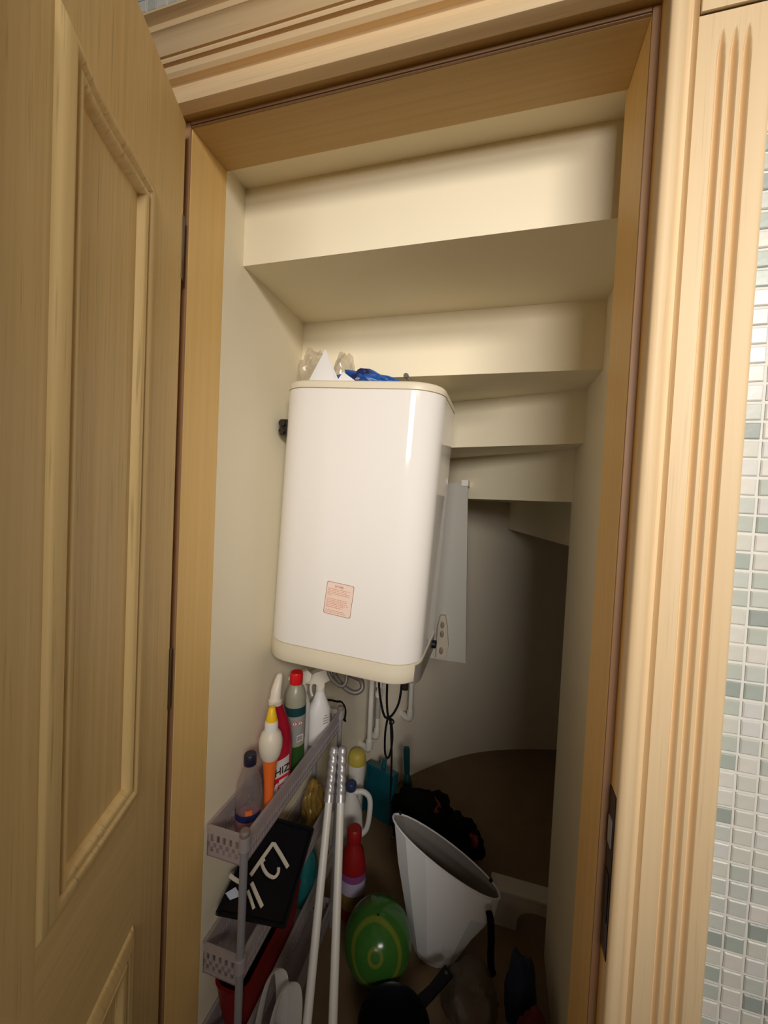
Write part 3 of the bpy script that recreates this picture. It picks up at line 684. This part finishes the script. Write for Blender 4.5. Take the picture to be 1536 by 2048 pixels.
MB().loft([ell(*q, 18) for q in rg]).build('nozzle', M['offwhite'], t, True)
lb = []
n_ = 12; v = []; f = []
for k in range(n_+1):
    a = math.radians(-100+100*k/n_)
    for z in (0.022, 0.120):
        v.append((0.0328*math.cos(a), 0.004+0.0500*math.sin(a), z))
for k in range(n_): f.append((2*k, 2*k+2, 2*k+3, 2*k+1))
MB().add(v, f).build('label', M['label'], t, True)
def on_label(u): # position/normal on label at angle u (deg)
    a = math.radians(u); p = Vector((0.0336*math.cos(a), 0.004+0.0508*math.sin(a), 0)); nrm = Vector((math.cos(a)/0.0336, math.sin(a)/0.0508, 0)).normalized()
    return p, nrm
def lab_text(s_, u, z, size, m_):
    p, nr = on_label(u); ux = Vector((-nr.y, nr.x, 0)); 
    mt = Matrix(((ux.x, 0, nr.x, p.x), (ux.y, 0, nr.y, p.y), (0, 1, 0, z), (0, 0, 0, 1)))
    return text_mesh('label_text', s_, size, m_, t, mt, 0.0006)
lab_text('HIZ', -33, 0.088, 0.030, M['ink']); lab_text('ET', -33, 0.040, 0.026, M['redcap'])
p, nr = on_label(-33); ux = Vector((-nr.y, nr.x, 0))
q = [p+ux*a+nr*0.0006+Vector((0, 0, z)) for a, z in ((-0.022, 0.064), (0.022, 0.064), (0.022, 0.072), (-0.022, 0.072))]
MB().add(q, [(0, 1, 2, 3)]).build('label_bar', M['redcap'], t)

# 3 orange brush tool standing on its handle
t = thing('dish_brush', 'orange handled brush with bulbous off-white head and yellow tip', 'brush', (-0.522, 0.238, TB)); t.scale = (1.12, 1.12, 1.0)
MB().lathe([(0.0075, 0), (0.010, 0.01), (0.0105, 0.05), (0.012, 0.10), (0.0155, 0.145), (0.0185, 0.163)], n=20).build('handle', M['orange'], t, True)
MB().lathe([(0.0185, 0.160), (0.023, 0.170), (0.0265, 0.190), (0.0262, 0.208), (0.022, 0.224), (0.016, 0.232)], n=24).build('head', M['offwhite'], t, True)
MB().lathe([(0.0150, 0.212), (0.0150, 0.250), (0.0135, 0.257)], n=20).build('collar', M['white'], t, True)
MB().lathe([(0.0130, 0.256), (0.0125, 0.262), (0.0072, 0.289), (0.0055, 0.291)], n=18).build('tip', M['yellow'], t, True)

# 4 grey-green bottle, red cap
t = thing('bleach_bottle', 'frosted grey green bottle with red cap and hazard label on the rack', 'bottle', (-0.556, 0.432, TB)); t.scale = (1, 1, 0.92)
MB().lathe([(0.029, 0), (0.032, 0.004), (0.032, 0.09)], n=28).build('lower_body', M['darkgreen'], t, True)
MB().lathe([(0.032, 0.0885), (0.032, 0.235), (0.031, 0.25), (0.026, 0.270), (0.017, 0.285), (0.014, 0.29)], n=28).build('body', M['frost'], t, True)
MB().lathe([(0.0185, 0.286), (0.0195, 0.290), (0.0195, 0.318), (0.0175, 0.324)], n=24).build('cap', M['redcap'], t, True)
bottle_label(t, 'dark_band', M['tealband'], 0.032, 0.190, 0.218, -180, 180, n=32)
lg = bottle_label(t, 'grey_label', M['greyfilm'], 0.032, 0.105, 0.189, -180, 180, n=32)
def cyl_patch(parent, name, m_, r, ang, z, w, h_, rot=0, off=0.0016):
    a = math.radians(ang); nr = Vector((math.cos(a), math.sin(a), 0)); ux = Vector((-nr.y, nr.x, 0)); c = nr*(r+off)+Vector((0, 0, z)); v = []
    for du, dz in ((-w, -h_), (w, -h_), (w, h_), (-w, h_)):
        x, y = du*math.cos(rot)-dz*math.sin(rot), du*math.sin(rot)+dz*math.cos(rot); v.append(c+ux*x+Vector((0, 0, y)))
    return MB().add(v, [(0, 1, 2, 3)]).build(name, m_, parent)
for a in (-62, -34):
    cyl_patch(lg, 'hazard_diamond', M['redcap'], 0.032, a, 0.168, 0.0064, 0.0064, PI/4); cyl_patch(lg, 'hazard_diamond', M['white'], 0.032, a, 0.168, 0.0050, 0.0050, PI/4, 0.0020)
    cyl_patch(lg, 'hazard_mark', M['ink'], 0.032, a, 0.169, 0.0012, 0.0032, 0, 0.0024); cyl_patch(lg, 'hazard_mark', M['ink'], 0.032, a, 0.1635, 0.0012, 0.0010, 0, 0.0024)
cyl_patch(lg, 'barcode_patch', M['label'], 0.032, -32, 0.118, 0.011, 0.011)
bc = MB(); a = math.radians(-32); nr = Vector((math.cos(a), math.sin(a), 0)); ux = Vector((-nr.y, nr.x, 0))
x = -0.009
while x < 0.008:
    w = random.choice((0.0006, 0.001, 0.0014)); c = nr*0.0342
    bc.add([c+ux*x+Vector((0, 0, 0.110)), c+ux*(x+w)+Vector((0, 0, 0.110)), c+ux*(x+w)+Vector((0, 0, 0.126)), c+ux*x+Vector((0, 0, 0.126))], [(0, 1, 2, 3)]); x += w+0.0009
bc.build('barcode', M['ink'], lg)

# 5, 6 white trigger sprays
def spray(x, y, h, label, ang, wd=1.0):
    t = thing('spray_bottle', label, 'bottle', (x, y, TB), 'white trigger sprays on the rack'); t.rotation_euler = (0, 0, math.radians(ang)); s_ = h/0.29
    rg = [(0, 0, 0, .024*wd, .030*wd), (0, 0, .004, .027*wd, .033*wd), (0, 0, .10, .0275*wd, .034*wd), (0, 0, .135, .0265*wd, .033*wd), (0, 0.004, .165, .021, .025), (0, 0.004, .19, .015, .017), (0, 0.004, .205, .013, .013)]
    MB().loft([ell(a, b_, z*s_, c, d) for a, b_, z, c, d in rg]).build('body', M['white'], t, True)
    MB().lathe([(0.0150, .203*s_), (0.0150, .222*s_), (0.0125, .228*s_)], c=(0, .004, 0), n=18).build('collar', M['offwhite'], t, True)
    b = MB(); q = [(-0.036, .240), (-0.036, .262), (-0.012, .276), (0.018, .284), (0.034, .270), (0.030, .246), (0.012, .236), (0.012, .222), (-0.004, .222), (-0.012, .236)]
    n = len(q); w = 0.0115; q = [(a*wd, (z-.22)*(1+(wd-1)*.5)+.22) for a, z in q]; w *= wd
    b.add([(-w, y_, z*s_) for y_, z in q]+[(w, y_, z*s_) for y_, z in q], [tuple(range(n)), tuple(range(2*n-1, n-1, -1))]+[(i, n+i, n+(i+1) % n, (i+1) % n) for i in range(n)])
    b.build('trigger_head', M['offwhite'], t)
    MB().lathe([(0.0075, 0), (0.0075, 0.012), (0.006, 0.014)], mtx=Matrix.Translation((0, -0.035, .251*s_)) @ Matrix.Rotation(PI/2, 4, 'X'), n=14).build('nozzle', M['white'], t, True)
    MB().tube(smooth_path([(0, -0.020, .242*s_), (0, -0.029, .225*s_), (0, -0.027, .20*s_), (0, -0.022, .185*s_)], 4), 0.0045, 8).build('trigger', M['white'], t, True)
    return t
t = spray(-0.545, 0.580, 0.250, 'white trigger spray bottle nearest the far post of the rack', -55, 1.25)
ln = MB()
for i, (z, w) in enumerate(((0.118, 0.010), (0.108, 0.022), (0.098, 0.018), (0.088, 0.020))):
    a = math.radians(28); c = Vector((0.0346*math.cos(a), 0.0428*math.sin(a), z*0.86)); nr = Vector((math.cos(a)/0.028, math.sin(a)/0.035, 0)).normalized(); ux = Vector((-nr.y, nr.x, 0)); c += nr*0.0006
    ln.add([c-ux*w/2, c+ux*w/2, c+ux*w/2+Vector((0, 0, 0.002)), c-ux*w/2+Vector((0, 0, 0.002))], [(0, 1, 2, 3)])
ln.build('label_print', M['brownink'], t)
spray(-0.572, 0.503, 0.285, 'white trigger spray standing behind the red capped bottle', -60, 0.85)

# dark leather strip hooked over the far end of the tray
b = MB(); b.tube(smooth_path([(-0.555, 0.650, 0.845), (-0.535, 0.662, 0.842), (-0.515, 0.672, 0.836), (-0.500, 0.685, 0.830), (-0.488, 0.695, 0.80), (-0.490, 0.695, 0.76)], 5), [0.006]*25+[0.012], 8, 0.5)
tag(b.build('dark_strap', M['blackmat'], smooth=True), 'dark strap draped over the far post of the rack', 'strap')

# ---- tilted black tray on the second shelf with white plastic clips on it
C_, A_, B_ = Vector((-.585, .122, .578)), Vector((-.46, .216, .49)), Vector((-.485, .42, .568))
nP = Vector((0.6556, -0.1982, 0.7286)).normalized(); D_ = C_+(B_-A_); D_ = Vector((-0.598, 0.33, 0.0)); D_.z = C_.z-(nP.x*(D_.x-C_.x)+nP.y*(D_.y-C_.y))/nP.z
t = thing('black_tray', 'black plastic tray lying tilted on the second shelf under white clips', 'tray', (-0.50, 0.26, 0.54)); o_ = Vector((-0.50, 0.26, 0.54))
q = [p+nP*0.012 for p in (C_, A_, B_, D_)]
b = MB(); b.add([p-o_ for p in q]+[p-nP*0.010-o_ for p in q], [(0, 1, 2, 3), (7, 6, 5, 4), (0, 4, 5, 1), (1, 5, 6, 2), (2, 6, 7, 3), (3, 7, 4, 0)]); b.build('base', M['black'], t)
b = MB()
for i in range(4): b.tube([q[i]-o_+nP*0.003, q[(i+1) % 4]-o_+nP*0.003], 0.005, 8)
b.build('raised_edge', M['black'], t, True)
def strip(pts, w, name, label, m_, th=0.004):
    """flat bar with the given centre line lying on the tilted tray"""
    ps = [Vector(p)+nP*0.016 for p in pts]; b = MB(); v = []; n = len(ps)
    for i, p in enumerate(ps):
        tg = (ps[min(i+1, n-1)]-ps[max(i-1, 0)]).normalized(); sd = tg.cross(nP).normalized()*w/2
        v += [p-sd, p+sd, p+sd+nP*th, p-sd+nP*th]
    f = [(0, 1, 2, 3), (4*n-1, 4*n-2, 4*n-3, 4*n-4)]
    for i in range(n-1):
        for k in range(4): f.append((4*i+k, 4*i+4+k, 4*i+4+(k+1) % 4, 4*i+(k+1) % 4))
    b.add(v, f); c = sum(ps, Vector())/n
    b.v = [tuple(Vector(p)-c) for p in b.v]
    return tag(b.build(name, m_, loc=c), label, 'clip', 'white clips on the black tray')
strip([(-.562, .217, .588), (-.557, .261, .595), (-.551, .302, .602), (-.548, .305, .599), (-.525, .302, .578), (-.500, .298, .554)], 0.009, 'plastic_clip', 'white L shaped plastic clip, longest on the black tray', M['offwhite'])
strip(smooth_path([(-.552, .264, .591), (-.553, .253, .589), (-.535, .248, .572), (-.518, .256, .559), (-.514, .270, .560), (-.518, .279, .565)], 4), 0.007, 'plastic_clip', 'white hook shaped plastic clip in the middle of the black tray', M['offwhite'])
strip([(-.554, .209, .578), (-.535, .203, .560), (-.514, .197, .540)], 0.008, 'plastic_clip', 'straight white plastic clip behind the front rack post', M['offwhite'])
strip([(-.553, .192, .574), (-.540, .187, .560), (-.527, .181, .547)], 0.006, 'plastic_clip', 'straight white plastic clip, lowest beside its twin at the front post', M['offwhite'])
strip([(-.598, .180, .610), (-.586, .184, .600), (-.574, .189, .591)], 0.008, 'plastic_clip', 'short white plastic clip leaning at the left of the front post', M['offwhite'])
b = MB(); q = [Vector(p)+nP*0.014 for p in ((-.588, .153, .594), (-.577, .177, .590), (-.560, .175, .575), (-.574, .154, .581))]; c = sum(q, Vector())/4
b.add([p-c for p in q]+[p-c+nP*0.003 for p in q], [(3, 2, 1, 0), (4, 5, 6, 7), (0, 1, 5, 4), (1, 2, 6, 5), (2, 3, 7, 6), (3, 0, 4, 7)])
tag(b.build('card_piece', M['bluecard'], loc=c), 'small pale blue card left of the front rack post', 'card')

# second-shelf contents
t = thing('snack_packet', 'crinkled gold packet at the far end of the second shelf', 'packet', (-0.545, 0.575, TB2))
crumple((0, 0, 0), 0.036, 0.050, 0.092, 4.4, 0.30, 2.2, 4).build('body', M['gold'], t, True, angle=25)
# third shelf contents
t = thing('cleaner_bottle', 'teal see-through bottle with long neck on the third shelf', 'bottle', (-0.538, 0.525, TB3))
MB().loft([ell(0, 0, z, a, c) for z, a, c in ((0, .030, .040), (.004, .034, .045), (.11, .035, .047), (.145, .029, .034), (.165, .016, .016), (.175, .013, .013))]).build('body', M['tealbottle'], t, True)
MB().lathe([(0.0155, .166), (0.0155, .190), (0.013, .193)], n=18).build('cap', M['offwhite'], t, True)
t = thing('red_basin', 'dark red plastic basin on the third shelf, low at the left', 'basin', (-0.548, 0.30, TB3))
rgs = [[(x, y-0.02, z) for x, y in section(a, c*0.94, 0.03, 5)] for z, a, c in ((0, .034, .13), (.10, .040, .155), (.155, .042, .165), (.160, .0435, .168), (.160, .040, .160), (.10, .036, .150), (.006, .030, .125))]
MB().loft(rgs).build('body', M['basin'], t, True)
t = thing('cardboard_box', 'beige cardboard box on the third shelf behind the teal bottle', 'box', (-0.550, 0.645, TB3))
MB().box(-0.035, 0.035, -0.018, 0.018, 0, 0.17, 0.001).build('body', M['card'], t)
MB().box(-0.036, 0.036, -0.004, 0.004, 0.1695, 0.171).build('tape', M['offwhite'], t)

# ------------------------------------------------------------------ two mop handles
def mop(top, bot, label, hole):
    top, bot = Vector(top), Vector(bot); ax = (top-bot).normalized(); L = (top-bot).length
    t = thing('mop_handle', label, 'mop handle', bot, 'white mop handles against the rack')
    qt = ax.to_track_quat('Z', 'Y'); t.rotation_mode = 'QUATERNION'; t.rotation_quaternion = qt
    MB().lathe([(0.0115, 0), (0.0118, L-0.15)], n=18).build('pole', M['pole'], t, True)
    # twisted grip
    rgs = []; n = 20; N = 60
    for i in range(N+1):
        u = i/N; z = L-0.152+0.152*u
        base = 0.0152 if u < 0.14 else 0.0142
        if u > 0.93: base *= math.sqrt(max(0.02, 1-((u-0.93)/0.07)**2))
        rgs.append([((base*(1+(0.0 if u < 0.14 or u > .93 else 0.075)*math.sin(2*a+u*38)))*math.cos(a), (base*(1+(0.0 if u < 0.14 or u > .93 else 0.075)*math.sin(2*a+u*38)))*math.sin(a), z) for a in [2*PI*k/n for k in range(n)]])
    MB().loft(rgs).build('grip', M['chrome'], t, True)
    if hole:
        MB().lathe([(0.0035, 0), (0.0035, 0.003)], mtx=Matrix.Translation((-0.004, -0.0128, L-0.020)) @ Matrix.Rotation(PI/2, 4, 'X'), n=12).build('hang_hole', M['black'], t)
mop((-.470, .553, .754), (-.342, .066, 0.005), 'left of the two white mop handles with silver twisted grips', False)
mop((-.444, .560, .755), (-.261, .086, 0.005), 'right of the two white mop handles with silver twisted grips', True)

# ------------------------------------------------------------------ things behind the rack
t = thing('bleach_jug', 'white jug with blue cap and loop handle behind the mop handles', 'jug', (-0.532, 0.93, 0)); t.scale = (1, 1, 0.97); t.rotation_euler = (0, 0, math.radians(20))
MB().loft([ell(0, 0, z, a, c) for z, a, c in ((0, .048, .045), (.012, .056, .052), (.16, .058, .054), (.24, .052, .048), (.29, .036, .034), (.325, .020, .020), (.345, .018, .018))]).build('body', M['white'], t, True)
MB().tube(smooth_path([(0.015, 0, .325), (0.055, 0, .325), (0.082, 0, .295), (0.085, 0, .23), (0.075, 0, .16), (0.05, 0, .13)], 6), 0.0115, 12).build('handle', M['white'], t, True)
MB().lathe([(0.022, .338), (0.023, .342), (0.023, .366), (0.020, .370)], n=20).build('cap', M['bluecap'], t, True)
t = thing('yellow_top_bottle', 'white bottle with dull yellow top behind the blue capped jug', 'bottle', (-0.560, 1.085, 0)); t.scale = (0.85, 0.85, 0.97)
MB().lathe([(0.036, 0), (0.040, 0.006), (0.042, 0.26), (0.046, 0.32), (0.047, 0.355)], n=24).build('body', M['white'], t, True)
MB().lathe([(0.048, 0.352), (0.049, 0.36), (0.047, 0.385), (0.038, 0.403), (0.020, 0.412)], n=24).build('cap', M['yellowdull'], t, True)
t = thing('detergent_bottle', 'red detergent bottle with purple label behind the mop handles', 'bottle', (-0.448, 0.745, 0)); t.rotation_euler = (0, 0, math.radians(-15))
MB().loft([ell(0, 0, z, a, c) for z, a, c in ((0, .044, .040), (.008, .050, .045), (.18, .050, .046), (.24, .040, .038), (.275, .022, .022), (.285, .021, .021))]).build('body', M['darkred'], t, True)
MB().lathe([(0.027, .280), (0.028, .284), (0.027, .325), (0.023, .33)], n=20).build('cap', M['darkred'], t, True)
bottle_label(t, 'purple_label', M['purple'], 0.0505, 0.155, 0.180, -110, 30, 1, 0.92)
bottle_label(t, 'lilac_label', M['lilac'], 0.0505, 0.105, 0.154, -110, 30, 1, 0.92)
bottle_label(t, 'tan_label', M['gold'], 0.0505, 0.050, 0.104, -110, 30, 1, 0.92)
# dustpan and brush
t = thing('dustpan', 'teal plastic dustpan standing against the curved wall', 'dustpan', (-0.475, 1.20, 0)); t.rotation_euler = (math.radians(-9), 0, math.radians(-18))
b = MB(); b.box(-0.075, 0.075, 0, 0.005, 0.0, 0.24, 0.002); b.build('pan', M['teal'], t)
b = MB(); b.box(-0.080, -0.073, -0.035, 0.005, 0.02, 0.245, 0.002); b.box(0.073, 0.080, -0.035, 0.005, 0.02, 0.245, 0.002); b.box(-0.08, 0.08, -0.045, 0.005, 0.24, 0.250, 0.002); b.build('side_wall', M['teal'], t)
b = MB(); b.tube([(0, -0.01, 0.248), (0, -0.01, 0.29)], 0.012); b.build('handle', M['teal'], t, True)
t = thing('hand_brush', 'dark teal hand brush standing upright at the back wall', 'brush', (-0.345, 1.29, 0)); t.rotation_euler = (0, math.radians(-4), 0)
MB().loft([[(x, y, z) for x, y in section(a, c, min(a, c)*.6, 4)] for z, a, c in ((0.19, .011, .008), (.22, .014, .010), (.32, .016, .010), (.335, .012, .007))]).build('handle', M['darkteal'], t, True)
MB().loft([[(x, y, z) for x, y in section(a, c, min(a, c)*.6, 4)] for z, a, c in ((0.045, .02, .035), (.07, .025, .045), (.14, .022, .03), (.20, .011, .009))]).build('brush_back', M['darkteal'], t, True)
b = MB()
for i in range(9):
    for j in range(5): x = -0.018+0.009*j; y = -0.036+0.009*i; b.tube([(x, y, 0.048), (x*1.25, y*1.2, 0.0)], 0.0022, 5)
o = b.build('bristles', M['black'], t); o['kind'] = 'stuff'
# black backpack with red trim
t = thing('black_backpack', 'slumped black bag with red trim on the floor at the back', 'bag', (-0.185, 1.155, 0))
b = crumple((-0.06, 0, 0), 0.15, 0.115, 0.145, 6.2, 0.35, 1.7, 4); bk = b.build('body', M['blackmat'], t, True, angle=60)
b = crumple((0.10, -0.035, 0), 0.105, 0.09, 0.105, 2.7, 0.35, 1.9, 4); b.build('side_pocket', M['blackmat'], t, True, angle=60)
crumple((-0.03, -0.02, 0.185), 0.050, 0.040, 0.028, 1.2, 0.4, 2, 3, False).build('red_trim', M['redtrim'], t, True)
crumple((0.165, -0.06, 0.105), 0.030, 0.025, 0.035, 3.2, 0.4, 2, 3, False).build('red_trim', M['redtrim'], t, True)
crumple((-0.165, -0.055, 0.115), 0.038, 0.03, 0.032, 4.8, 0.4, 2, 3, False).build('red_trim', M['maroon'], t, True)

# ------------------------------------------------------------------ white laundry basket, ball, stool
t = thing('laundry_basket', 'collapsed white laundry basket leaning to the right on the floor', 'basket', (-0.11, 0.72, 0)); o_ = Vector((-0.11, 0.72, 0))
def ring(c, u, w, n=14):
    return [Vector(c)+Vector(u)*math.cos(2*PI*k/n)+Vector(w)*math.sin(2*PI*k/n)-o_ for k in range(n)]
rim_c, rim_u, rim_w = (-0.108, 0.770, 0.300), (0.194, 0.012, -0.108), (0.020, 0.080, -0.026)
outer_r = [ring((-0.125, 0.715, 0.002), (0.075, 0, 0), (0, 0.055, 0)), ring((-0.124, 0.715, 0.03), (0.086, 0.0, -0.004), (0, 0.066, 0)), ring((-0.115, 0.73, 0.12), (0.128, 0.004, -0.030), (0.005, 0.078, -0.010)),
           ring((-0.106, 0.752, 0.205), (0.174, 0.008, -0.075), (0.012, 0.084, -0.020)), ring(rim_c, rim_u, rim_w)]
inner_r = [ring(rim_c, tuple(0.985*a for a in rim_u), tuple(0.96*a for a in rim_w)), ring((-0.106, 0.752, 0.205), (0.168, 0.008, -0.073), (0.012, 0.079, -0.020)), ring((-0.115, 0.73, 0.12), (0.122, 0.004, -0.030), (0.005, 0.073, -0.010)), ring((-0.124, 0.715, 0.034), (0.080, 0, 0), (0, 0.060, 0))]
MB().loft(outer_r, True, False).build('body', M['basket'], t, True, angle=14)
MB().loft(inner_r, False, True).build('lining', M['lining'], t, True, angle=14)  # inside of the same basket, drawn darker than the outside
hem = ring(rim_c, rim_u, rim_w, 32); MB().tube(hem+[hem[0]], 0.0035, 6).build('hem', M['basket'], t, True)
MB().tube(smooth_path([Vector(p)-o_ for p in ((0.050, 0.695, 0.215), (0.055, 0.672, 0.215), (0.060, 0.662, 0.17), (0.062, 0.665, 0.10), (0.066, 0.675, 0.05), (0.066, 0.690, 0.015))], 5), [0.0115]*20+[0.012, 0.013, 0.015, 0.017, 0.018, 0.015], 8, 0.6).build('carry_strap', M['blackmat'], t, True)
for p in ((-0.296, 0.712, 0.360), (-0.285, 0.785, 0.398), (0.055, 0.815, 0.215)):
    crumple(Vector(p)-o_, 0.007, 0.007, 0.007, 1, 0.1, 1, 2, False).build('rivet', M['black'], t, True)
o = MB().lathe([(0.112*math.sin(PI*k/28) if 0 < k < 28 else 0.0005, -0.112*math.cos(PI*k/28)) for k in range(29)], n=44).build('play_ball', M['ball'], smooth=True, loc=(-0.300, 0.590, 0.112), angle=80)
o.rotation_mode = 'QUATERNION'; o.rotation_quaternion = Vector((0.16, -0.80, 0.42)).to_track_quat('-Y', 'Z'); tag(o, 'shiny green ball with yellow swirls on the floor', 'ball')
vb = MB().lathe([(0.004, 0), (0.004, 0.002)], mtx=Matrix.Translation((0.0, 0, 0)) @ Matrix.Translation(Vector((-0.02, -0.62, 0.76)).normalized()*0.1108) @ Vector((-0.02, -0.62, 0.76)).to_track_quat('Z', 'Y').to_matrix().to_4x4(), n=12).build('valve', M['ink'], o)
t = thing('step_stool', 'low white plastic step stool beside the right wall', 'stool', (0.225, 0.905, 0)); t.scale = (1, 1, 0.87)
MB().box(-0.165, 0.165, -0.035, 0.035, 0.140, 0.158, 0.005).build('seat', M['stool'], t)
def arch_panel(x0, x1, z1, a0, a1, ah):
    return [(x0, 0), (a0, 0)]+[(a0+(a1-a0)*(0.5-0.5*math.cos(PI*k/12)), ah*math.sin(PI*k/12)**0.5) for k in range(1, 12)]+[(a1, 0), (x1, 0), (x1, z1), (x0, z1)]
for y in (-0.033, 0.024):
    MB().prism_y(arch_panel(-0.158, 0.158, 0.141, -0.070, 0.070, 0.098), y, y+0.009).build('leg_panel', M['stool'], t)

# ------------------------------------------------------------------ front of the pile
t = thing('black_dustpan', 'black long handled scoop pan in front of the green ball', 'pan', (-0.195, 0.39, 0))
MB().lathe([(0.075, 0), (0.082, 0.004), (0.096, 0.115), (0.101, 0.120), (0.098, 0.123), (0.092, 0.117), (0.078, 0.008), (0.0, 0.008)], n=32).build('bowl', M['black'], t, True)
ps = [(0.055, 0.070, 0.112), (0.090, 0.115, 0.114), (0.132, 0.178, 0.118)]
b = MB(); dv = (Vector(ps[2])-Vector(ps[0])).normalized(); sd = dv.cross(Vector((0, 0, 1))).normalized()
v = []
for p, w in zip(ps, (0.016, 0.014, 0.0165)):
    p = Vector(p); v += [p-sd*w-Vector((0, 0, .005)), p+sd*w-Vector((0, 0, .005)), p+sd*w+Vector((0, 0, .005)), p-sd*w+Vector((0, 0, .005))]
f = [(0, 1, 2, 3), (11, 10, 9, 8)]+[(4*i+k, 4*i+4+k, 4*i+4+(k+1) % 4, 4*i+(k+1) % 4) for i in range(2) for k in range(4)]
hn = b.add(v, f).build('handle', M['black'], t)
MB().lathe([(0.0055, 0), (0.0055, 0.001)], c=(0.124, 0.166, 0.1225), n=14).build('hang_hole', M['haze'], hn)
tag(crumple((0.005, 0.575, 0.0), 0.085, 0.095, 0.070, 9.3, 0.28, 1.3, 4).build('hazy_bag', M['haze'], smooth=True, angle=30), 'hazy see-through plastic bag right of the black pan handle', 'bag')
t = thing('carrier_bag', 'white plastic carrier bag with upright handles before the rack', 'bag', (-0.432, 0.145, 0))
crumple((0, 0, 0), 0.046, 0.062, 0.20, 7.7, 0.35, 1.9, 4).build('body', M['whitebag'], t, True, angle=30)
for dx, k in ((-0.015, 0.0), (0.018, 0.02)):
    MB().tube(smooth_path([(dx-0.014, -0.03, 0.29), (dx-0.012, -0.02, 0.37), (dx-0.002, 0.0, 0.445-k), (dx+0.014, 0.02, 0.450-k), (dx+0.020, 0.03, 0.38), (dx+0.016, 0.035, 0.29)], 6), 0.018, 8, 0.14).build('handle', M['whitebag'], t, True)
b = crumple((0.150, 0.600, 0.0), 0.045, 0.05, 0.135, 2.2, 0.25, 1.6, 4); tag(b.build('navy_bag', M['navy'], smooth=True, angle=40), 'dark navy cloth bag low beside the right wall', 'bag')
b = crumple((0.178, 0.485, 0.0), 0.050, 0.05, 0.110, 5.2, 0.25, 1.6, 4); tag(b.build('maroon_bag', M['maroon'], smooth=True, angle=40), 'dark maroon cloth bag in front of the navy bag', 'bag')
